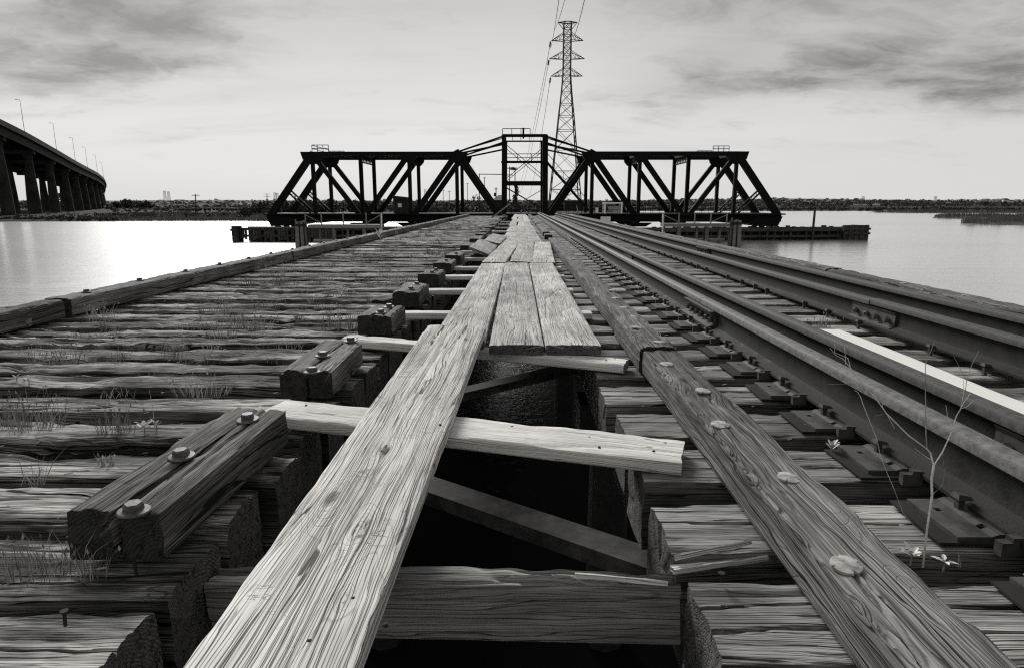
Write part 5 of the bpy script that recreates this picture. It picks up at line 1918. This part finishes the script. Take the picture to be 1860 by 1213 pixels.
def joint_bar(rail_o, x, yc, L_, side_, nb=4, big=False):
    """a fishplate with bolts in the rail web"""
    prof = [(0.010, 0.024), (0.052, 0.016), (0.052, 0.024), (0.024, 0.034), (0.020, 0.100), (0.030, 0.118), (0.008, 0.120)]
    if big: prof = [(0.010, 0.026), (0.070, 0.016), (0.072, 0.030), (0.030, 0.040), (0.022, 0.085), (0.050, 0.100), (0.062, 0.122), (0.008, 0.122)]
    m = MB()
    pr = [(x + side_ * a, ZR + b) for a, b in prof]
    m.prism(pr, yc - L_ / 2, yc + L_ / 2)
    jb = m.build('joint_bar', M['plate'], rail_o)
    for q in range(nb):
        yb_ = yc - L_ / 2 + L_ * (q + .5) / nb
        o = link('joint_bolt', hexm, jb, (x + side_ * (0.022), yb_, ZR + .067), (0, side_ * math.pi / 2, rs_.uniform(0, 1)))
        o.scale = (.8, .8, 1.4)


joint_bar(r1a, RX[0], jt1, 0.62, -1, 6, True)
joint_bar(r2a, RX[1], jt2, 0.6, -1, 4)
joint_bar(r3a, RX[2], jt3 - .02, 0.5, -1, 4)
joint_bar(r4a, RX[3], jt4, 0.6, -1, 6, True)
joint_bar(r2a, RX[1], at_z(1862, 840, .08).y - .1, 0.5, -1, 4)


# --- tie plates, spikes, anchors
def holed_plate():
    """0.20 (along the rail) x 0.36 plate, real square holes, raised rim next to the rail"""
    xs_ = [-0.18, -0.145, -0.128, -0.100, -0.083, 0.083, 0.100, 0.128, 0.145, 0.18]
    ys_ = [-0.1, -0.062, -0.044, 0.030, 0.048, 0.1]
    holes = {(1, 3), (3, 1), (7, 3), (5, 1)}
    m = MB(); th = 0.013
    idx = {}

    def vtx(i, j, top):
        key = (i, j, top)
        if key not in idx:
            x = xs_[i]
            # slope up towards the rail seat
            z = th + (0.006 if abs(x) <= 0.09 else 0.0)
            idx[key] = len(m.v); m.v.append((x, ys_[j], z if top else 0.0))
        return idx[key]
    for i in range(len(xs_) - 1):
        for j in range(len(ys_) - 1):
            if (i, j) in holes:
                c = [(i, j), (i + 1, j), (i + 1, j + 1), (i, j + 1)]
                for a, b in zip(c, c[1:] + c[:1]):
                    m.f.append((vtx(*a, 1), vtx(*a, 0), vtx(*b, 0), vtx(*b, 1)))
                continue
            m.f.append((vtx(i, j, 1), vtx(i + 1, j, 1), vtx(i + 1, j + 1, 1), vtx(i, j + 1, 1)))
    bnd = [(i, 0) for i in range(len(xs_) - 1)] + [(len(xs_) - 1, j) for j in range(len(ys_) - 1)] + [(i, len(ys_) - 1) for i in range(len(xs_) - 1, 0, -1)] + [(0, j) for j in range(len(ys_) - 1, 0, -1)]
    for a, b in zip(bnd, bnd[1:] + bnd[:1]):
        m.f.append((vtx(*a, 0), vtx(*b, 0), vtx(*b, 1), vtx(*a, 1)))
    me = bpy.data.meshes.new('tie_plate'); me.from_pydata(m.v, [], m.f); return finish(me, M['plate'])


platem = holed_plate()
sp = MB()
sp.box((0, 0, 0.012), (0.016, 0.016, 0.05))
# flattened head that reaches over the rail base
k0 = len(sp.v)
sp.v += [(-0.016, -0.017, 0.033), (0.026, -0.015, 0.030), (0.026, 0.015, 0.030), (-0.016, 0.017, 0.033), (-0.012, -0.011, 0.046), (0.019, -0.010, 0.040), (0.019, 0.010, 0.040), (-0.012, 0.011, 0.046)]
sp.f += [tuple(k0 + i for i in q) for q in ((0, 3, 2, 1), (4, 5, 6, 7), (0, 1, 5, 4), (1, 2, 6, 5), (2, 3, 7, 6), (3, 0, 4, 7))]
spikem = bpy.data.meshes.new('spike'); spikem.from_pydata(sp.v, [], sp.f); finish(spikem, M['plate'], 30)
an = MB()
an.box((0, 0, -0.008), (0.055, 0.022, 0.034)); an.box((0.012, 0, 0.014), (0.028, 0.022, 0.012))
anchm = bpy.data.meshes.new('rail_anchor'); anchm.from_pydata(an.v, [], an.f); finish(anchm, M['plate'])
padm = bpy.data.meshes.new('tie_pad'); q = MB().box((0, 0, 0), (0.40, 0.22, 0.006)); padm.from_pydata(q.v, [], q.f); finish(padm, M['dark'])

for i, y in enumerate(PLATE_Y):
    for r_i, x in enumerate(RX):
        if r_i in (1, 2):
            # guard rails: spikes only
            if y < 16:
                for q in (-1, 1):
                    if rs_.random() < .8:
                        link('spike', spikem, RT, (x + q * 0.082, y + rs_.uniform(-.05, .05), 0.004), (0, 0, math.pi if q > 0 else 0))
            continue
        if y > 24 and r_i == 3: continue
        o = link('tie_plate', platem, RT, (x, y + rs_.uniform(-.01, .01), 0.003), (0, 0, rs_.uniform(-.03, .03)))
        if y < 14:
            link('spike', spikem, o, (x - 0.082, o.location.y + .04 + 0, 0.016))
            if r_i == 3 or rs_.random() < .5: link('spike', spikem, o, (x + 0.085, o.location.y - .05, 0.016), (0, 0, math.pi))
        if y < 11 and r_i == 0:
            link('rail_anchor', anchm, RT, (x - 0.085, y - 0.139, 0.018), (0, 0, rs_.uniform(-.1, .1)))
        if y < 8 and r_i == 0:
            link('tie_pad', padm, RT, (x - .02, y - .005, 0.0015), (0, 0, rs_.uniform(-.04, .04)))

# ================================================================== WALKWAY PLANKS AND LOOSE BOARDS
def plank_local(px, py):
    p = at_z(px, py, .105)
    cxx = -0.435 + (p.y + 0.42) / 3.74 * 0.102
    return p.y - 1.45, -(p.x - cxx)


KN = [plank_local(690, 722) + (.020,), plank_local(655, 945) + (.034,), plank_local(700, 812) + (.030,), plank_local(785, 634) + (.030,), plank_local(625, 1060) + (.012,), plank_local(735, 775) + (.012,)]
M['plank_long'] = wood_mat('bleached_knotty_plank_wood', 0.13, 0.52, 0.84, crack_amt=0.92, stain=0.50, bump=1.0, fine=85, endcol=0.14, checks=0.7, rings=26, ringw=0.34, gcon=0.36, base=0.54, crack_w=0.055, lw=1.25, knots=KN, pvar=(0.98, 1.02))
pl = wood_mesh('walkway_plank', 3.75, 0.258, 0.052, M['plank_long'], 300, 56, 9, 900, groove=0.0026, wear=0.003, crack=0.007, w2=0.315,
               splits=[(-1, .05, 1.2, .015, .003), (1, -.04, .35, .02, .003), (1, .06, .5, .02, .003)], cup=-0.004)
A = Vector((-0.435, -0.42, -0.0)); B = Vector((-0.333, 3.32, 0.132))
A.z = 0.0
tag(place('walkway_plank', pl, A, B), 'long bleached cracked plank slanting from the bottom edge over the gap', 'plank', 'loose planks of the trestle walkway')

ba = wood_mesh('cross_board', 1.50, 0.195, 0.048, M['board'], 140, 34, 8, 901, groove=0.0015, wear=0.004, crack=0.004)
tag(place('cross_board', ba, (-0.955, yd(2.39), .0245), (0.54, yd(1.96), .0245)), 'wide pale cross board under the long plank, nearer of the two over the open hole', 'board', 'cross boards under the walkway')
bb = wood_mesh('cross_board', 1.62, 0.12, 0.05, M['board'], 110, 20, 8, 902, groove=0.0015, wear=0.005, crack=0.004)
tag(place('cross_board', bb, (-1.03, yd(3.64), .0255), (0.56, yd(3.05), .0255)), 'narrow pale cross board at the far edge of the open hole', 'board', 'cross boards under the walkway')

nhm = ngon_mesh('nail_head', [(-0.004, 0.0045), (0.0012, 0.0045), (0.002, 0.003)], 8, M['rail'], 40)
LP = bpy.data.objects['walkway_plank']


def nail_heads(ob, pts):
    for (x, y, z) in pts:
        o = bpy.data.objects.new('nail_head', nhm); COL.objects.link(o); o.parent = ob; o.location = (x, y, z)


nail_heads(LP, [plank_local(px, py) + (.0235,) for px, py in ((640, 1058), (735, 798), (800, 770), (700, 1100), (820, 640), (560, 1130))])
for ob in [o for o in bpy.data.objects if o.name.startswith('cross_board')]:
    L_ = ob.dimensions.x; W_ = ob.dimensions.y
    nail_heads(ob, [(L_ * f_, W_ * g_, .0235) for f_, g_ in ((-.44, -.25), (-.42, .2), (-.1, -.2), (.12, .22), (.30, .1), (.33, -.28), (.46, .2), (.44, -.2))])

# thick broken cross beam low in the front
yb_ = 1.29
me = wood_mesh('cross_beam', 1.12, 0.075, 0.155, M['beam'], 200, 22, 30, 903, groove=0.004, wear=0.010, crack=0.016, rot=0.016,
               splits=[(1, -.006, .42, .045, .022), (1, .01, .25, .03, .02)], endw=.012)
me.materials.append(M['plank'])
for p_ in me.polygons:
    if p_.normal.z > 0.6: p_.material_index = 1
tag(place('cross_beam', me, (-0.748, 1.385, -0.158), (0.362, yb_ - .02, -0.088)), 'thick grey beam on edge with a broken splintered top, lowest across the hole', 'beam')
for i, (x0, x1, y_a, y_b, za, zb, w_, lb) in enumerate((
        (0.12, 0.33, 1.262, 1.245, -.006, -.016, .018, 'short dark gapped splinter along the near edge of the broken beam'),
        (0.34, 0.58, 1.29, 1.335, -.012, -.004, .028, 'pale split slab running under the guard timber from the right end of the broken beam'),
        (0.35, 0.54, 1.31, 1.335, .004, .034, .009, 'thin pale splinter curling up above the split slab'))):
    me = wood_mesh('splinter', math.dist((x0, y_a), (x1, y_b)), w_, 0.014, M['board'], 50, 10, 4, 910 + i, groove=.003, wear=.005, crack=.006, w2=w_ * .4, endw=.02)
    tag(place('splinter', me, (x0, y_a, za), (x1, y_b, zb)), lb, 'splinter')

# steel brace in the pit
b0, b1 = at_z(745, 868, -.40), at_z(1200, 1022, -.40)
g = thing('steel_brace', 'rusty flat steel brace running diagonally through the hole below the planks', 'brace', (b0 + b1) / 2)
m = MB(); m.beam(b0 - (b1 - b0) * .25, b1 + (b1 - b0) * .15, 0.13, 0.012, (0, 0, 1)); m.build('flange', M['brace'], g)
d_ = (b1 - b0).normalized(); n_ = Vector((d_.y, -d_.x, 0))
m = MB(); m.beam(b0 - (b1 - b0) * .25 + n_ * .059 + Vector((0, 0, -.030)), b1 + (b1 - b0) * .15 + n_ * .059 + Vector((0, 0, -.030)), 0.011, 0.05, (0, 0, 1)); m.build('web', M['brace'], g)
b0, b1 = at_z(830, 712, -.45), at_z(985, 676, -.45)
g = thing('steel_brace', 'far dim brace deeper in the hole below the narrow cross board', 'brace', (b0 + b1) / 2)
m = MB(); m.beam(b0 - (b1 - b0) * .5, b1 + (b1 - b0) * .8, 0.12, 0.012, (0, 0, 1)); m.build('flange', M['brace'], g)
d_ = (b1 - b0).normalized(); n_ = Vector((-d_.y, d_.x, 0))
m = MB(); m.beam(b0 - (b1 - b0) * .5 + n_ * .054 + Vector((0, 0, -.05)), b1 + (b1 - b0) * .8 + n_ * .054 + Vector((0, 0, -.05)), 0.011, 0.088, (0, 0, 1)); m.build('web', M['brace'], g)

# rows of three planks
ordn = ['first', 'second', 'third', 'fourth', 'fifth', 'sixth', 'seventh', 'eighth', 'ninth', 'tenth', 'eleventh', 'twelfth']
rows_ = [(yd(3.16), yd(7.5)), (yd(7.55), yd(11.7)), (yd(11.8), 16.0)]
y = 16.05
while y < YE - 2:
    rows_.append((y, min(y + 4.3, YE))); y += 4.35
for r_i, (y0, y1) in enumerate(rows_):
    xa = [-0.297, -0.012, 0.272]
    wds = [0.285, 0.272, 0.275]
    for c in range(3):
        ya, yb2 = y0 + rs_.uniform(-.01, .03), y1 - rs_.uniform(0, .04)
        x0 = xa[c] + rs_.uniform(-.012, .012); x1 = x0 + rs_.uniform(-.03, .03)
        z = 0.103 - .026
        if r_i == 0:
            x1 = x0 + (-.012, -.004, 0.0)[c]; x0 = xa[c]
            if c == 0: ya = yd(3.30); x0 = -.318; x1 = -.302
        if r_i == 1:
            x0 = (-.305, .022, .293)[c]; x1 = (-.115, .15, .43)[c]; z += (.004, 0.012, 0.0)[c]
        elif r_i > 1:
            x0 = (-.20, .055, .305)[c] + rs_.uniform(-.02, .02); x1 = x0 + rs_.uniform(-.03, .06)
        Lp = math.hypot(yb2 - ya, x1 - x0)
        res = (260, 46, 7) if r_i == 0 else ((120, 24, 4) if r_i == 1 else (40, 10, 3))
        me = wood_mesh('walkway_plank', Lp, wds[c] + rs_.uniform(-.006, .004) - (.03 * rs_.random() if r_i > 1 else 0), 0.05, M['plank'], *res, 1000 + r_i * 5 + c, groove=0.0024, wear=0.003, crack=0.007,
                       splits=[(-1, rs_.uniform(-.08, .08), .5, .02, .003)], cup=-0.003 if c == 1 else 0)
        o = place('walkway_plank', me, (x0, ya, z + rs_.uniform(-.002, .004)), (x1, yb2, z + rs_.uniform(0, .008) + (.02 if r_i == 1 and c == 0 else 0)), roll=rs_.uniform(-.01, .01) + (.05 if r_i == 1 and c == 1 else 0))
        tag(o, '%s weathered walkway plank in the %s row of planks from the camera' % (('left', 'middle', 'right')[c], ordn[r_i]), 'plank', 'loose planks of the trestle walkway')

# cross boards further on
for i, D in enumerate((4.45, 5.62, 6.72, 7.62, 8.9, 10.2, 11.6, 13.0, 15.2, 17.6, 20.2, 23.5, 27)):
    y = yd(D)
    me = wood_mesh('cross_board', 1.42, 0.13, 0.05, M['board'], 30, 10, 4, 1100 + i, groove=.0015, wear=.004)
    o = place('cross_board', me, (-0.93 + rs_.uniform(-.05, .03), y + rs_.uniform(-.03, .03), .0255), (0.49 + rs_.uniform(-.03, .04), y + rs_.uniform(-.03, .03), .0255))
    tag(o, 'pale cross board sticking out left of the planks, %s one beyond the open hole' % (ordn + ['thirteenth'])[i], 'board', 'cross boards under the walkway')

# two tilted broken planks at the left of the second row
for i, (a, b, w_, rl, lb) in enumerate((((-.56, 8.95, .12), (-.52, 10.75, .14), .33, .38, 'tilted broken plank lying left of the second plank row, nearer of two'),
                                         ((-.47, 10.9, .13), (-.40, 13.0, .15), .30, .20, 'tilted broken plank behind another one, left of the third plank row'))):
    me = wood_mesh('broken_plank', math.dist(a, b), w_, .045, M['plank'], 60, 24, 5, 1200 + i, wear=.008, crack=.01, endw=.03)
    tag(place('broken_plank', me, a, b, roll=rl), lb, 'plank')

# fresh white board lying against the guard rail
yA = at_z(1478, 590, .175).y
me = wood_mesh('new_board', 4.2, 0.165, 0.15, M['newboard'], 60, 14, 10, 1300, groove=.0006, wear=.002, crack=.001)
tag(place('new_board', me, (1.592, yA - 4.2, 0.078), (1.588, yA, 0.078)), 'long fresh white board lying along the inner guard rail', 'board')

# leaning stick at the far end, small upright things
a, b = at_z(893, 396, 0), at_y(926, 371, 36)
m = MB(); m.beam(a, b, .09, .07); tag(m.build('leaning_stake', M['walkway'], origin=a), 'pale stake leaning up to the right at the far end of the left deck', 'stake')
a = at_z(1052, 398, 0); m = MB(); m.tube([a, a + Vector((-.15, 0, .7))], .04, 5, .02); tag(m.build('thin_stake', M['greytwig'], origin=a), 'thin leaning stick standing at the far end of the track', 'stick')


# nails sticking out
def nail(px, py, z, h, lean, lb):
    a = at_z(px, py, z); m = MB(); m.tube([a, a + Vector((lean * .4, 0, h * .6)), a + Vector((lean, 0, h))], .0035, 5); m.tube([a + Vector((lean, 0, h)), a + Vector((lean, 0, h + .003))], .008, 6)
    tag(m.build('nail', M['rail'], origin=a), lb, 'nail')


nail(1312, 1057, 0, .02, -.003, 'rusty nail standing in the tie end right of the broken beam')
nail(248, 1044, 0, .045, -.003, 'rusty nail standing up in front of the nearest timber block')
nail(119, 1136, 0, .03, .002, 'rusty nail standing in the lowest left tie')
nail(941, 634, .05, .03, .004, 'small nail standing on the narrow cross board')
nail(1447, 640, .07, .04, .004, 'bent nail beside the rail tie plates')


# ================================================================== PLANTS
def blades(name, mat, tufts, seed, label, cat='grass'):
    """tufts: (x, y, z, radius, height, number, lean)"""
    rs = np.random.default_rng(seed)
    V = []; Fc = []
    for (x, y, z, rad, hgt, n, lean) in tufts:
        for i in range(n):
            a = rs.uniform(0, 6.28); r = rad * math.sqrt(rs.uniform())
            bx, by = x + r * math.cos(a), y + r * math.sin(a) * .6
            h = hgt * rs.uniform(.35, 1.0)
            lx = lean * h * rs.normal() ; ly = lean * h * rs.normal()
            w_ = rs.uniform(.0006, .0012) * (1 + y * .22)
            q = len(V)
            V += [(bx - w_, by, z), (bx + w_, by, z), (bx + lx * .4 + w_ * .8, by + ly * .4, z + h * .55), (bx + lx * .4 - w_ * .8, by + ly * .4, z + h * .55), (bx + lx, by + ly, z + h * (.9 + .1 * rs.uniform()))]
            Fc += [(q, q + 1, q + 2, q + 3), (q + 3, q + 2, q + 4)]
    me = bpy.data.meshes.new(name); me.from_pydata(V, [], Fc); finish(me, mat)
    return tag(link(name, me), label, cat, kind='stuff')


tufts = []
rs = np.random.default_rng(77)
for i in range(190):
    y = rs.uniform(1.6, 26) ** 1.0
    x = rs.uniform(-3.0, -1.1)
    if rs.uniform() < .5: y = rs.uniform(3, 12)
    k_ = math.floor((y - YL0) / PL)
    y = YL0 + k_ * PL - .03 + rs.uniform(-.01, .02)
    tufts.append((x, y, -.05, rs.uniform(.02, .16), rs.uniform(.05, .15), int(rs.integers(8, 36)), .35))
blades('grass', M['grassdark'], tufts, 1, 'sparse dark grass growing between the rotten ties')


tufts = []
for i in range(120):
    y = rs.uniform(2.0, 30); x = rs.uniform(-3.0, -1.1)
    y = YL0 + math.floor((y - YL0) / PL) * PL - .03
    tufts.append((x, y, -.04, rs.uniform(.02, .10), rs.uniform(.05, .13), int(rs.integers(6, 22)), .45))
blades('grass', M['grasspale'], tufts, 2, 'thin bleached dry grass standing in the joints between the ties')


def tuft(name, lb, px, py, rad, hgt, n, mat, lean=.35, seed=1, z=-.03, cat='grass tuft'):
    p = at_z(px, py, 0)
    rs = np.random.default_rng(seed)
    m = MB()
    for i in range(n):
        a = rs.uniform(0, 6.28); r = rad * math.sqrt(rs.uniform())
        bx, by = p.x + r * math.cos(a), p.y + r * math.sin(a) * .5
        h = hgt * rs.uniform(.4, 1.0)
        lx = lean * h * rs.normal() + (bx - p.x) * .4; ly = lean * h * rs.normal() * .6
        w_ = rs.uniform(.0006, .0012) * (1 + p.y * .15)
        q = len(m.v)
        m.v += [(bx - w_, by, z), (bx + w_, by, z), (bx + lx * .4 + w_ * .8, by + ly * .4, z + h * .6), (bx + lx * .4 - w_ * .8, by + ly * .4, z + h * .6), (bx + lx, by + ly, z + h)]
        m.f += [(q, q + 1, q + 2, q + 3), (q + 3, q + 2, q + 4)]
        if rs.uniform() < .3:   # seed head
            q = len(m.v); sx_, sy_, sz_ = bx + lx, by + ly, z + h
            e_ = .003 * (1 + p.y * .1)
            m.v += [(sx_ - e_, sy_, sz_), (sx_, sy_, sz_ - e_ * 2), (sx_ + e_, sy_, sz_), (sx_, sy_, sz_ + e_ * 2.4)]
            m.f.append((q, q + 1, q + 2, q + 3))
    return tag(m.build(name, mat, origin=(p.x, p.y, z)), lb, cat, 'grass tufts on the left deck' if px < 900 else None)


TF = [(368, 706, .12, .10, 60, 'grasspale', .3, 'pale dry grass tuft between ties behind the long timber block'),
      (45, 765, .14, .16, 120, 'grassdark', .25, 'tall dark grass tuft at the left photo edge'),
      (210, 775, .07, .13, 55, 'grassdark', .3, 'dark grass tuft just left of the leafy seedling'),
      (70, 1022, .10, .11, 90, 'grassdark', .35, 'dark grass tuft left of the nearest timber block'),
      (165, 1028, .035, .09, 22, 'grassdark', .25, 'thin grass growing against the end of the nearest timber block'),
      (192, 828, .025, .05, 22, 'grasspale', .4, 'tiny pale grass tuft left of the nearest bolts'),
      (448, 590, .12, .13, 60, 'grassdark', .3, 'dark grass tuft in the middle of the left deck'),
      (475, 592, .10, .10, 46, 'grasspale', .5, 'pale grass tuft beside a dark one in the middle of the left deck'),
      (617, 592, .13, .20, 80, 'grassdark', .2, 'tall dark grass tuft below the white weed'),
      (725, 514, .14, .16, 60, 'grasspale', .5, 'pale spreading grass tuft near the fourth timber block'),
      (180, 575, .12, .14, 44, 'grasspale', .4, 'pale grass tuft beside the joint of the outer timber'),
      (400, 560, .10, .12, 40, 'grasspale', .35, 'pale grass tuft left of the middle dark tuft'),
      (497, 498, .15, .2, 50, 'grasspale', .4, 'pale grass tuft near the outer timber, mid distance'),
      (310, 640, .06, .12, 26, 'grassdark', .4, 'thin dark grass tuft above the pale dry one'),
      (100, 650, .15, .14, 60, 'grassdark', .4, 'dark grass tuft behind the small white seedlings'),
      (1492, 592, .05, .12, 40, 'grasspale', .55, 'pale spiky grass tuft at the end of the fresh white board')]
for i, (px, py, rad, hgt, n, mt, ln, lb) in enumerate(TF):
    tuft('grass_tuft', lb, px, py, rad, hgt, n, M[mt], ln, 50 + i)


def leaf(m, base, dirv, L_, W_, up=0.3):
    """a folded, pointed leaf"""
    b = Vector(base); d = Vector(dirv).normalized(); s_ = d.cross(Vector((0, 0, 1)))
    if s_.length < .1: s_ = Vector((1, 0, 0))
    s_.normalize(); n_ = s_.cross(d)
    q = len(m.v)
    pts = [b, b + d * L_ * .4 + s_ * W_ / 2 + n_ * L_ * .05, b + d * L_ * .4 - n_ * L_ * .03, b + d * L_ * .4 - s_ * W_ / 2 + n_ * L_ * .05,
           b + d * L_ * .75 + s_ * W_ * .35 + Vector((0, 0, -L_ * .04)), b + d * L_ * .75 + Vector((0, 0, -L_ * .08)), b + d * L_ * .75 - s_ * W_ * .35 + Vector((0, 0, -L_ * .04)), b + d * L_ + Vector((0, 0, -L_ * .16))]
    m.v += [tuple(p) for p in pts]
    m.f += [tuple(q + i for i in f_) for f_ in ((0, 1, 2), (0, 2, 3), (1, 4, 5, 2), (2, 5, 6, 3), (4, 7, 5), (5, 7, 6))]


def seedling(lb, px, py, size, n, seed, stem=0.02, name='seedling', mat='leafpale', upd=.5):
    p = at_z(px, py, 0)
    root = thing(name, lb, 'plant', (p.x, p.y, -.01))
    rs = random.Random(seed)
    m = MB(); m.tube([(p.x, p.y, -.02), (p.x + .002, p.y, stem), (p.x, p.y, stem * 1.8)], .0022, 5, .0012); m.build('stem', M['greytwig'], root)
    for k in range(n):
        a = k * 2.4 + rs.uniform(-.3, .3)
        lm = MB()
        leaf(lm, (p.x, p.y, stem * (.5 + 1.2 * k / n)), (math.cos(a), math.sin(a) * .8, upd + .5 * k / n), size * rs.uniform(.7, 1.1), size * .36)
        lm.build('leaf', M[mat], root)


seedling('white leafy seedling rosette between the ties left of the long timber block', 262, 782, .045, 9, 1, .012)
seedling('small narrow leaved seedling right of the white leafy rosette', 284, 778, .030, 6, 2, .012, upd=1.2)
seedling('small white seedling near the left photo edge, right one of two', 52, 694, .032, 7, 3, .01)
seedling('small white seedling at the left photo edge, left one of two', 30, 690, .025, 5, 4, .01)
seedling('white leafy weed standing tall in the middle of the left deck', 620, 545, .085, 8, 5, .05, upd=1.6)
seedling('pale leafy sprout growing beside a tie plate under the dead sapling', 1510, 820, .038, 9, 6, .012, upd=1.0)
seedling('pale leafy sprout at the foot of the dead sapling', 1655, 1012, .035, 8, 7, .006, upd=.5)
seedling('tiny sprout lying flat right of the dead sapling', 1715, 1022, .030, 5, 8, .004, upd=.1)
seedling('small pale weed on the far part of the left deck', 690, 440, .20, 6, 9, .12, upd=1.2)
seedling('pale sprout on the left deck before the tilted broken planks', 800, 446, .16, 5, 10, .1, upd=1.2)
# thin upright stalk near the rosette
a = at_z(281, 776, 0); m = MB(); m.tube([a, a + Vector((.002, 0, .07)), a + Vector((-.003, 0, .14))], .0012, 4, .0007); tag(m.build('dry_stalk', M['grasspale'], origin=a), 'single thin upright dry stalk behind the seedlings', 'stalk')

# dead sapling
YS = at_z(1680, 1030, 0).y + .02
sap = thing('dead_sapling', 'leafless pale branching sapling growing up in front of the rail', 'sapling', at_y(1680, 1030, YS))


def branch(pts, r0, r1, mat='twig', dy=0.0, name='branch'):
    P_ = []
    for i, (x, y) in enumerate(pts):
        P_.append(at_y(x, y, YS + dy * i / max(1, len(pts) - 1)))
    m = MB(); m.tube(P_, r0 * (.40 if name == 'trunk' else .46), 5, r1 * .65)
    return m.build(name, M[mat], sap)


branch([(1676, 1030), (1684, 960), (1693, 900), (1692, 870), (1696, 845)], .0052, .0042, name='trunk')
branch([(1696, 845), (1690, 822), (1684, 815)], .0040, .0028)
branch([(1696, 845), (1712, 820), (1728, 785), (1737, 755), (1745, 742), (1752, 728), (1762, 715)], .0034, .0012, dy=-.04)
branch([(1684, 815), (1682, 790), (1682, 770), (1681, 720), (1681, 660), (1690, 640), (1697, 620)], .0026, .0008, 'greytwig', dy=.05)
branch([(1684, 815), (1650, 790), (1610, 750), (1590, 722), (1570, 700), (1554, 680), (1545, 668), (1540, 650)], .0028, .0012, dy=-.05)
branch([(1545, 668), (1532, 652), (1518, 645), (1508, 632)], .0016, .0007, dy=-.01)
branch([(1540, 650), (1516, 640), (1516, 618)], .0012, .0006)
branch([(1536, 662), (1535, 640), (1533, 628)], .0010, .0006)
branch([(1692, 835), (1676, 825), (1662, 814)], .0016, .0007)
branch([(1745, 742), (1750, 715), (1750, 690)], .0012, .0007)
branch([(1756, 690), (1766, 660), (1778, 637)], .0014, .0006, 'greytwig', dy=.02)
branch([(1756, 690), (1742, 665), (1732, 646)], .0011, .0006, 'greytwig', dy=.02)
branch([(1752, 728), (1754, 705), (1756, 690)], .0014, .0010, 'greytwig')
branch([(1728, 772), (1722, 760), (1718, 735)], .0014, .0006)
branch([(1745, 742), (1757, 738), (1766, 729)], .0010, .0005)
branch([(1610, 752), (1603, 738), (1602, 730)], .0012, .0006)
branch([(1609, 748), (1618, 765), (1625, 778)], .0012, .0006)
branch([(1680, 1000), (1670, 965), (1640, 930), (1625, 890), (1612, 860), (1600, 830), (1592, 795), (1580, 765), (1568, 735), (1563, 720)], .0006, .0012, dy=-.03)
branch([(1563, 720), (1558, 712), (1552, 708)], .0012, .0006)
branch([(1712, 820), (1716, 860), (1712, 880), (1694, 898)], .0006, .0012, 'greytwig')
branch([(1585, 770), (1590, 755), (1605, 751)], .0006, .0006, 'greytwig')
branch([(1505, 697), (1540, 697), (1555, 698)], .0009, .0009, 'greytwig', name='twig')
# flat blades at the sapling foot
tuft('grass_tuft', 'single pale grass blade right of the dead sapling', 1745, 1008, .006, .05, 3, M['grasspale'], .2, 90, cat='grass')

# splintered chips and dirt scattered on the decks
rs = np.random.default_rng(3)
m = MB()
for i in range(900):
    if rs.uniform() < .7:
        x, y = rs.uniform(-3.1, -.8), rs.uniform(1.2, 9)
    else:
        x, y = rs.uniform(.4, 3.2), rs.uniform(1.0, 9)
    L_ = rs.uniform(.004, .025); a = rs.normal() * .4
    m.beam((x, y, .003), (x + L_ * math.cos(a), y + L_ * math.sin(a), .004 + rs.uniform(0, .004)), rs.uniform(.001, .004), .002, (0, 0, 1))
tag(m.build('wood_debris', M['chip']), 'small wood chips and splinters scattered over the ties', 'debris', kind='stuff')
